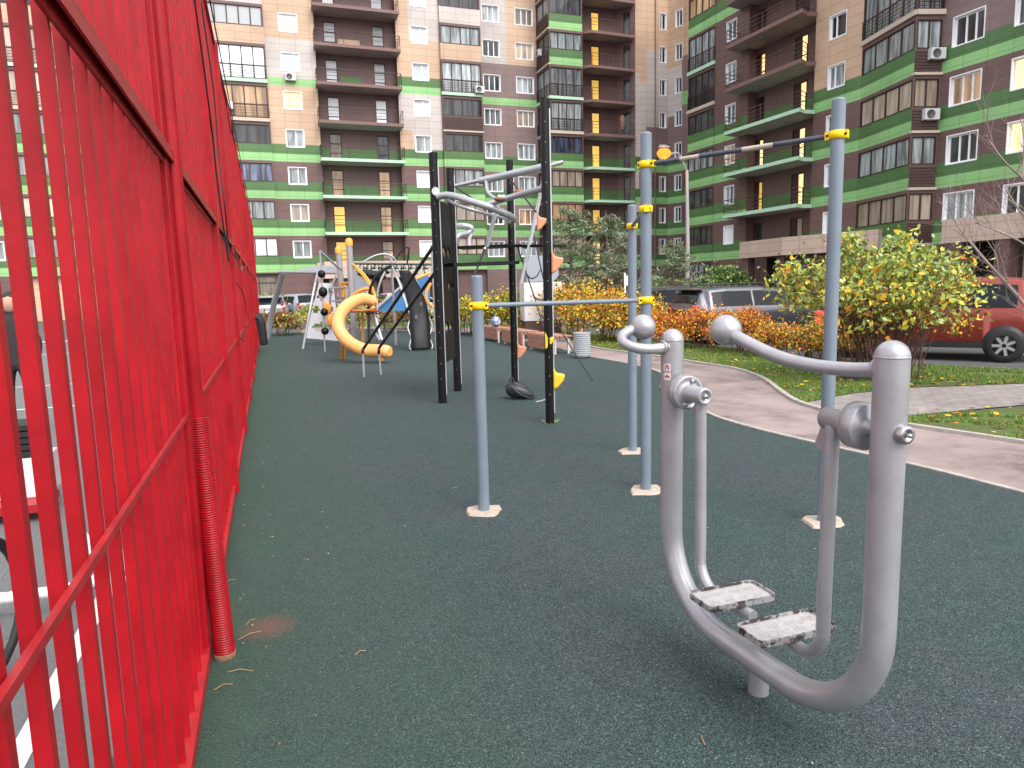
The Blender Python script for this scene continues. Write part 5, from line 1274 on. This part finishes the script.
# pines
def pine(px,depth,h,r,label,seed,n=9000):
    b=at(px,depth); rn=random.Random(seed); t=thing('pine_tree',label,'tree',tuple(b),'pines in front of the apartment blocks')
    mb=MB(); mb.tube([b,b+Vector((.05,0,h*.5)),b+Vector((0,.05,h))],[.11,.07,.02],8,cap=False); mb.build('trunk',BARK,t)
    bm_=MB(); P=[]; g=np.random.default_rng(seed)
    k=0; z=.12*h
    while z<h*.98:
        f=(z/h); L_b=r*(1-f)**.75*(.85+.3*rn.random())+.12
        for q in range(5):
            a=rn.uniform(0,2*PI); e=L_b*rn.uniform(.6,1.1); s0=b+Vector((0,0,z+rn.uniform(-.1,.1))); e1=s0+Vector((math.cos(a)*e,math.sin(a)*e,e*.28)); 
            bm_.tube([s0,s0.lerp(e1,.5)-Vector((0,0,e*.06)),e1],[.025,.016,.008],4,cap=False)
            m=int(n/ (5*16)); tt=g.uniform(.3,1.05,m); base_=np.array(s0)[None]*(1-tt[:,None])+np.array(e1)[None]*tt[:,None]
            P.append(base_+g.normal(size=(m,3))*np.array([.11,.11,.09])*(.6+e*.35))
        z+=h/15
    bm_.build('branches',BARK,t); P=np.vstack(P); leaves('needles',P,.035,['n1','n2','n3'],[.6,.45,.12],t,elong=5.5); return t
pine(571,29,4.9,2.5,'nearest bushy young pine rising above the yellow bush right of the cabinet',1,6500)
pine(607,28,4.5,2.3,'young pine left of the paired tall grey posts',2,6000)
pine(672,31,3.5,2.1,'young dark pine right of the tall grey post near the street lamp',4,4600)
# bare tree at the right
bt_=thing('bare_tree','leafless pale-barked young tree leaning in from the right edge','tree',(10.2,5.9,0))
rn=random.Random(4); mb=MB(); tips=[]
def grow(p,d,L_b,r,lev):
    pts=[p]; q=p; dd=d.copy(); n=5
    for i in range(n):
        dd=(dd+Vector((rn.uniform(-.17,.17),rn.uniform(-.17,.17),rn.uniform(-.10,.14)))).normalized(); q=q+dd*L_b/n; pts.append(q)
    mb.tube(pts,[r*(1-.62*i/n) for i in range(n+1)],6 if r>.01 else 4,cap=False)
    if lev<4:
        for k in range(4 if lev<3 else 3):
            i=rn.randint(1,n); dirn=(dd+Vector((rn.uniform(-.9,.9),rn.uniform(-.9,.9),rn.uniform(-.45,.75)))).normalized(); grow(pts[i],dirn,L_b*rn.uniform(.45,.7),r*.5*(1-.06*i),lev+1)
    else: tips.append(q)
tb0=Vector((9.3,5.3,0)); dpt=8.3
def RD(px,py,d): r=ray(px,py); return CAM+r*(d/r.dot(Fv))
k1=RD(1060,350,8.2);k2=RD(1024,304,8.2)
root=Vector((k1.x+.25,k1.y-.2,0))
mb.tube(spline([root,root+Vector((0,0,.6)),root+Vector((-.02,.02,1.0)),root+Vector((0,.05,3.0))],4),[.06,.058,.056,.054,.052,.05,.048,.045,.04,.035,.03,.02,.012][:13],8,cap=False)
for pts,r in ((([root+Vector((-.02,.02,.85)),k1,k2,RD(1004,281,8.1),RD(985,260,8.0),RD(967,238,8.0)]),.026),([root+Vector((0,.03,1.5)),RD(1040,200,8.3),RD(1022,178,8.2),RD(1003,160,8.1),RD(985,135,8.0)],.018),([root+Vector((0,.03,1.2)),RD(1045,262,8.0),RD(1024,244,8.0),RD(1000,232,7.9),RD(975,222,7.9)],.016),([root+Vector((0,.03,1.3)),RD(1050,240,8.4),RD(1024,216,8.4),RD(1006,190,8.4)],.018),([RD(1022,178,8.2),RD(1024,140,8.2),RD(1020,118,8.2)],.010)):
    sp=spline(pts,4); mb.tube(sp,[r*(1-.55*i/len(sp)) for i in range(len(sp))],7,cap=False)
    for i in range(3,len(sp),2):
        dv=(sp[i]-sp[i-1]).normalized(); dirn=(dv*.8+Vector((rn.uniform(-.8,.5),rn.uniform(-.6,.6),rn.uniform(-.2,.9)))).normalized(); grow(sp[i],dirn,rn.uniform(.35,.75),r*.36,2)
mb.build('branches',TWIGP,bt_)

# grass, fallen leaves and litter
def scatter_poly(poly,n,g):
    P=np.array([(p[0],p[1]) for p in poly]); lo,hi=P.min(0),P.max(0); out=[]
    while len(out)<n:
        q=g.uniform(lo,hi,(n*3,2)); x,y=q[:,0],q[:,1]; c=np.zeros(len(q),bool); j=len(P)-1
        for i in range(len(P)):
            xi,yi=P[i];xj,yj=P[j]; cond=((yi>y)!=(yj>y))&(x<(xj-xi)*(y-yi)/(yj-yi+1e-12)+xi); c^=cond; j=i
        out+=list(q[c])
    return np.array(out[:n])
def blades(name,poly,n,h,mats,label,seed,bald=None):
    g=np.random.default_rng(seed); q=scatter_poly(poly,n,g)
    ph=np.sin(q[:,0]*3.1+q[:,1]*1.7)+np.sin(q[:,0]*1.3-q[:,1]*4.3)+np.sin(q[:,0]*7.7+q[:,1]*6.1)*.6; keep=ph>(-.9 if bald is None else bald); q=q[keep]; n=len(q)
    a=g.uniform(0,2*PI,n); hh=h*g.uniform(.4,1.2,n); w=.006; le=g.normal(size=(n,2))*.35*hh[:,None]
    b1=np.stack([q[:,0]-np.cos(a)*w,q[:,1]-np.sin(a)*w,np.full(n,-.004)],1); b2=np.stack([q[:,0]+np.cos(a)*w,q[:,1]+np.sin(a)*w,np.full(n,-.004)],1); tp=np.stack([q[:,0]+le[:,0],q[:,1]+le[:,1],hh],1)
    V=np.stack([b1,b2,tp],1).reshape(-1,3); me=bpy.data.meshes.new(name); me.vertices.add(3*n); me.vertices.foreach_set('co',V.astype(np.float32).ravel()); me.loops.add(3*n); me.loops.foreach_set('vertex_index',np.arange(3*n,dtype=np.int32)); me.polygons.add(n); me.polygons.foreach_set('loop_start',np.arange(0,3*n,3,dtype=np.int32)); me.polygons.foreach_set('loop_total',np.full(n,3,dtype=np.int32))
    for m in mats: me.materials.append(m)
    me.polygons.foreach_set('material_index',g.choice(len(mats),n,p=[.5,.35,.15]).astype(np.int32)); me.update(); me.validate()
    o=bpy.data.objects.new(name,me); COL.objects.link(o); o['kind']='stuff'; tag(o,label,'grass'); return o
GM=[mat('grass_blade_green',(.095,.20,.028),.6),mat('grass_blade_light',(.17,.27,.045),.6),mat('grass_blade_dry',(.30,.24,.10),.7)]
bd=G(915,386)
blades('grass',[(8.2,12.9),(8.2,10.9),(7.77,9.6),(7.0,8.2),(6.6,7.4),(G(852,392).x,G(852,392).y),(bd.x,bd.y),(G(1024,383).x,G(1024,383).y),(12.3,6.9),(12.0,8.3),(11.0,10.2),(10.0,12.0)],60000,.055,GM,'bright green lawn between the path and the parked cars',1)
blades('grass',[(8.2,12.9),(10.0,12.0),(10.6,14),(10.4,18),(10.2,24),(8.65,25.5),(8.4,20),(8.0,16.1)],26000,.07,GM,'strip of lawn under the yellow and orange bushes',2)
blades('grass',[(6.5,6.15),(G(968,411).x,G(968,411).y),(G(1024,406).x,G(1024,406).y),(9.6,5.2),(8.4,2.5),(6.95,2.5),(6.85,4.4),(6.65,5.2)],26000,.035,GM,'thin worn lawn with bare soil below the paved walk',3,bald=-.1)
blades('grass',[(1.6,33.6),(6.2,30.7),(8.6,26),(9.8,27),(7.8,33.5),(2,36.3)],9000,.13,GM,'strip of lawn beyond the far end of the playground',4)
def scatter_small(name,pts,size,keys,w,label,cat,elong=1.4,tilt=6):
    o=bpy.data.objects.new('x',None); COL.objects.link(o); l=leaves(name,pts,size,keys,w,o,up=tilt,elong=elong); l.parent=None; bpy.data.objects.remove(o); l['kind']='stuff'; tag(l,label,cat); return l
g=np.random.default_rng(9)
q=np.vstack([scatter_poly([(7.3,9.0),(8.2,10.5),(10,11.5),(10.6,7.3),(7.2,8.0)],480,g),scatter_poly([(8.3,11),(10,12),(10.2,20),(8.2,20)],600,g),scatter_poly([(6.7,6.2),(9,6.2),(9,4),(6.9,4)],130,g)])
scatter_small('fallen_leaves',np.hstack([q,g.uniform(.01,.05,(len(q),1))]),.05,['y','b','o','yg'],[.4,.6,.2,.1],'fallen yellow and brown leaves under the bushes','leaves')
q=scatter_poly([(-.2,1.2),(3.6,1.0),(5.0,6),(6.5,13),(6.5,24),(0,26)],170,g)
q2=scatter_poly([(-.3,1.2),(.3,1.2),(.3,8),(-.3,8)],60,g); q=np.vstack([q,q2])
LV['lit']=mat('litter_pale',(.42,.36,.28),.8); LV['litb']=mat('litter_brown',(.22,.12,.06),.8)
scatter_small('leaf_litter',np.hstack([q,np.full((len(q),1),.009)]),.010,['lit','litb'],[.6,.4],'tiny pale chips and leaf scraps strewn on the rubber surface','litter',elong=1.6,tilt=30)
mb=MB()
for px,py,dx,dy in ((238,640,.10,.05),(214,690,.07,.02),(355,655,.05,.02),(228,672,.10,-.03),(246,625,.04,.05),(215,560,.0,.06),(705,745,.02,.05),(452,489,.05,.03),(225,583,.05,.03)):
    p=G(px,py,.008); mb.tube([p,p+Vector((dx*.5,dy*.5+.01,.006)),p+Vector((dx,dy,.0))],.0016,4)
o=mb.build('dry_twigs',mat('straw',(.42,.25,.11),.8)); o['kind']='stuff'; tag(o,'dry twigs and needles on the rubber near the fence foot','twigs')
# tuft of green at the foot of the front black post
mb=MB(); 
for i in range(26):
    a=rn.uniform(0,2*PI); p=Q[4][0]+Vector((math.cos(a)*.06,math.sin(a)*.06-.02,0.004)); mb.add([p+Vector((-.008,0,0)),p+Vector((.008,0,0)),p+Vector((math.cos(a)*.07,math.sin(a)*.05,.04))],[(0,1,2)])
tag(mb.build('weed_tuft',LV['g'],origin=Q[4][0]),'small green weed tuft at the foot of the front black post','weed')

# ------------------------------------------------------------------ cabinet, posts, lamp
cbt=thing('utility_cabinet','tall pale cabinet with brown base and grey metal hood behind the benches','cabinet',(9.2,21.7,0))
cb0=at(541,22.6); rot=-R(19)+R(8); CW=mat('cabinet_white',(.60,.58,.56),.6,noise=.08,nscale=3); CBR=mat('cabinet_brown',(.085,.045,.04),.6); HOOD=mat('hood_grey_metal',(.30,.33,.37),.4,metal=.4)
MB().box((cb0.x,cb0.y,.28),(1.15,.9,.56),rz=rot).build('base',CBR,cbt); MB().box((cb0.x,cb0.y,1.16),(1.2,.95,1.2),rz=rot).build('body',CW,cbt)
mt=Matrix.Rotation(rot,3,'Z'); MB().prism([mt@Vector((x,-.42,z))+Vector((cb0.x,cb0.y,0)) for x,z in ((-.50,1.78),(-.50,2.35),(-.38,2.58),(.30,2.58),(.52,2.35),(.52,1.95),(.35,1.78))],mt@Vector((0,.84,0))).build('hood',HOOD,cbt)
sg=thing('sign_post','thin white post with a small sign box near the pines','sign post',tuple(at(625,23)))
p=at(625,23); MB().tube([p,p+Z*2.0],.03,8).build('pole',WHITE,sg); MB().box(tuple(at(628.5,23.2)+Z*1.75),(.14,.05,.32),rz=R(-15)).build('sign_box',WHITE,sg)
lampt=thing('street_lamp','tall pale street lamp with a curved arm and a glowing orange lamp','street lamp',tuple(at(686,33)))
p=at(687,33); topp=PY(687,170,p.y); hh=topp.z
LP=mat('lamp_pole_pale',(.36,.33,.34),.5,metal=.2); a_=PY(664,152,p.y-.6)
MB().tube([p,Vector((p.x-.0,p.y,hh*.5)),Vector((topp.x,topp.y,hh))],[.11,.09,.07],12).build('pole',LP,lampt)
MB().tube(spline([Vector((topp.x,topp.y,hh-.1)),topp.lerp(a_,.35)+Z*.42,topp.lerp(a_,.75)+Z*.12,a_],6),.035,8).build('arm',LP,lampt)
LM=mat('lamp_glow',(.2,.08,.02),.6,spec=.1,emit=(1,.17,.015),es=.95)
h_=MB(); h_.sphere(a_+Z*.20,.24,14,10,sc=(1.2,.7,.3)); h_.build('lamp_housing',LP,lampt); MB().sphere(a_-Z*.06,.30,14,10,sc=(1.1,.8,.75)).build('lamp_glass',LM,lampt)
ld=bpy.data.lights.new('lamp_light','POINT'); ld.energy=20; ld.color=(1,.5,.15); ld.shadow_soft_size=.3; lo=bpy.data.objects.new('lamp_light',ld); COL.objects.link(lo); lo.parent=lampt; lo.location=(a_-Z*.55)-lampt.location

# ------------------------------------------------------------------ behind the red fence: court things
def person(px,py0,Y,label,h=1.68):
    b=PY(px,py0,Y); b=Vector((b.x,b.y,0)); t=thing('person',label,'person',tuple(b))
    me=bpy.data.meshes.new('body'); o=bpy.data.objects.new('body',me)
    k=h/1.75
    J=[(0,0,.95),(0,0,1.15),(0,0,1.38),(0,.01,1.50),(0,.02,1.60),(0,.02,1.72),(-.10,0,.90),(-.11,-.03,.50),(-.11,.02,.09),(-.11,-.13,.04),(.10,0,.90),(.12,-.06,.50),(.12,.03,.09),(.12,-.12,.04),(-.17,0,1.40),(-.24,.02,1.14),(-.20,-.08,.92),(-.19,-.10,.83),(.17,0,1.40),(.25,.02,1.15),(.24,-.06,.92),(.24,-.08,.83)]
    E_d=[(0,1),(1,2),(2,3),(3,4),(4,5),(0,6),(6,7),(7,8),(8,9),(0,10),(10,11),(11,12),(12,13),(2,14),(14,15),(15,16),(16,17),(2,18),(18,19),(19,20),(20,21)]
    Rr=[.15,.14,.16,.06,.10,.07,.11,.075,.05,.045,.11,.075,.05,.045,.075,.055,.04,.03,.075,.055,.04,.03]
    me.from_pydata([(x*k,y*k,z*k) for x,y,z in J],E_d,[]); COL.objects.link(o); o.parent=t
    sk=o.modifiers.new('skin','SKIN'); 
    for i,v in enumerate(me.skin_vertices[0].data): v.radius=(Rr[i]*k,Rr[i]*k*.8); v.use_root=(i==0)
    sb=o.modifiers.new('sub','SUBSURF'); sb.levels=1; sb.render_levels=2; me.materials.append(mat('dark_clothes',(.025,.018,.020),.8)); 
    m_=MB(); m_.sphere((b.x,b.y+.02,1.63*k),.105,14,10,sc=(.85,.95,1.12)); hd=m_.build('face',mat('skin_tone',(.45,.26,.19),.6),t)
    m_=MB(); m_.sphere((b.x,b.y+.045,1.665*k),.112,14,10,sc=(.9,.95,1.0)); m_.build('hair',mat('hair_dark',(.02,.013,.01),.7),t)
    return t
person(14,340,9.6,'person in dark clothes standing on the court behind the red fence')
MT=mat('dark_steel',(.03,.03,.035),.4,metal=.5)
def bicycle(b,ang,label):
    t=thing('bicycle',label,'bicycle',tuple(b)); M=Matrix.Rotation(ang,3,'Z'); W=lambda x,y,z: b+M@Vector((x,y,z))
    for x in (-.52,.52):
        wv=MB().tube([W(x+.32*math.cos(a),0,.34+.32*math.sin(a)) for a in [2*PI*i/24 for i in range(24)]],.02,6,closed=True).build('wheel',BLKR,t); sp_=MB()
        for i in range(8): a=PI*i/8; sp_.tube([W(x+.3*math.cos(a),0,.34+.3*math.sin(a)),W(x-.3*math.cos(a),0,.34-.3*math.sin(a))],.002,4)
        sp_.build('spokes',GALV,wv)
    fr=MB()
    for a,b_ in (((-.52,.34),(-.12,.30)),((-.12,.30),(-.22,.85)),((-.22,.78),(.36,.82)),((-.12,.30),(.38,.72)),((-.52,.34),(-.22,.78)),((.52,.34),(.36,.95))): fr.tube([W(a[0],0,a[1]),W(b_[0],0,b_[1])],.016,8)
    fr.build('frame',MT,t); MB().tube(spline([W(.30,-.28,.98),W(.40,-.12,1.0),W(.36,0,.97),W(.40,.12,1.0),W(.30,.28,.98)],4),.012,6).build('handlebar',MT,t); MB().box(W(-.22,0,.88),(.24,.12,.05),rz=ang).build('saddle',BLKR,t,bevel=.02)
bicycle(Vector((-1.35,2.75,.0)),R(75),'dark bicycle parked right behind the red fence on the court side')
cf=thing('court_fence','dark low rail fence along the far side of the sports court','fence',(-9,25,0))
m_=MB()
for i in range(28): m_.box((-23+i*.8,25.5,.6),(.05,.05,1.2))
m_.build('bars',RAIL,cf); m_=MB(); m_.box((-12,25.5,1.2),(22.5,.06,.06)); m_.box((-12,25.5,.3),(22.5,.06,.06)); m_.build('rail',GALV,cf)
cr=thing('crate','pale box with white and red sides standing on the court','crate',(-2.6,6.5,0))
p=PY(22,402,6.2); MB().box((p.x-.1,6.2,.28),(.5,.4,.30)).build('box',WHT,cr,bevel=.01); MB().box((p.x-.1,6.0,.10),(.55,.42,.06)).build('lid',REDL,cr); 
cr2=thing('speaker_box','small black box with ridged sides on top of the pale box','box',(-2.6,6.2,.43)); m_=MB()
for i in range(5): m_.box((p.x-.1,6.2,.46+.05*i),(.42-.02*(i%2),.34,.04))
m_.build('housing',BLKR,cr2)
bg=thing('barrier','low white tubular barrier lying on the court behind the fence','barrier',(-1.2,4.2,0))
MB().tube(spline([(-2.4,4.0,.12),(-1.9,4.0,.14),(-1.0,4.0,.13),(-.95,4.0,.30),(-1.0,4.02,.42)],5),.03,8).build('tube',WHITE,bg); MB().tube([(-2.4,4.3,.02),(-.8,4.3,.02)],.02,6).build('foot',WHITE,bg)
cable([(-.6,1.7,.02),(-.75,2.1,.02),(-.62,2.5,.03),(-.85,2.3,.02),(-.9,1.9,.02),(-.7,1.5,.02)],.005,'black cable coiled on the court just behind the fence foot')

# ------------------------------------------------------------------ world, light, view
w=bpy.data.worlds.new('World'); scene.world=w; w.use_nodes=True; nt=w.node_tree
sky=nt.nodes.new('ShaderNodeTexSky'); sky.sky_type='NISHITA'; sky.sun_disc=False
SUN_EL,SUN_AZ=R(50),R(165)
sky.sun_elevation=SUN_EL; sky.sun_rotation=SUN_AZ; sky.dust_density=4; sky.air_density=1.2
hs=nt.nodes.new('ShaderNodeHueSaturation'); hs.inputs['Saturation'].default_value=.30
nt.links.new(sky.outputs[0],hs.inputs['Color'])
ov=nt.nodes.new('ShaderNodeMix'); ov.data_type='RGBA'; ov.inputs[0].default_value=.5; ov.inputs[7].default_value=(3.6,3.6,3.75,1)   # even cloud layer over the sky
nt.links.new(hs.outputs[0],ov.inputs[6]); nt.links.new(ov.outputs[2],nt.nodes['Background'].inputs[0]); nt.nodes['Background'].inputs[1].default_value=.15
sd=bpy.data.lights.new('sun','SUN'); sd.energy=.5; sd.angle=R(38); sd.color=(1,.95,.9); so_=bpy.data.objects.new('sun',sd); COL.objects.link(so_)
dirv=Vector((math.sin(SUN_AZ)*math.cos(SUN_EL),math.cos(SUN_AZ)*math.cos(SUN_EL),math.sin(SUN_EL)))
so_.rotation_euler=dirv.to_track_quat('Z','Y').to_euler()
scene.view_settings.view_transform='Standard'; scene.view_settings.look='None'; scene.view_settings.exposure=1.68; scene.view_settings.gamma=1
scene.render.resolution_x=1024; scene.render.resolution_y=768; scene.render.engine='CYCLES'
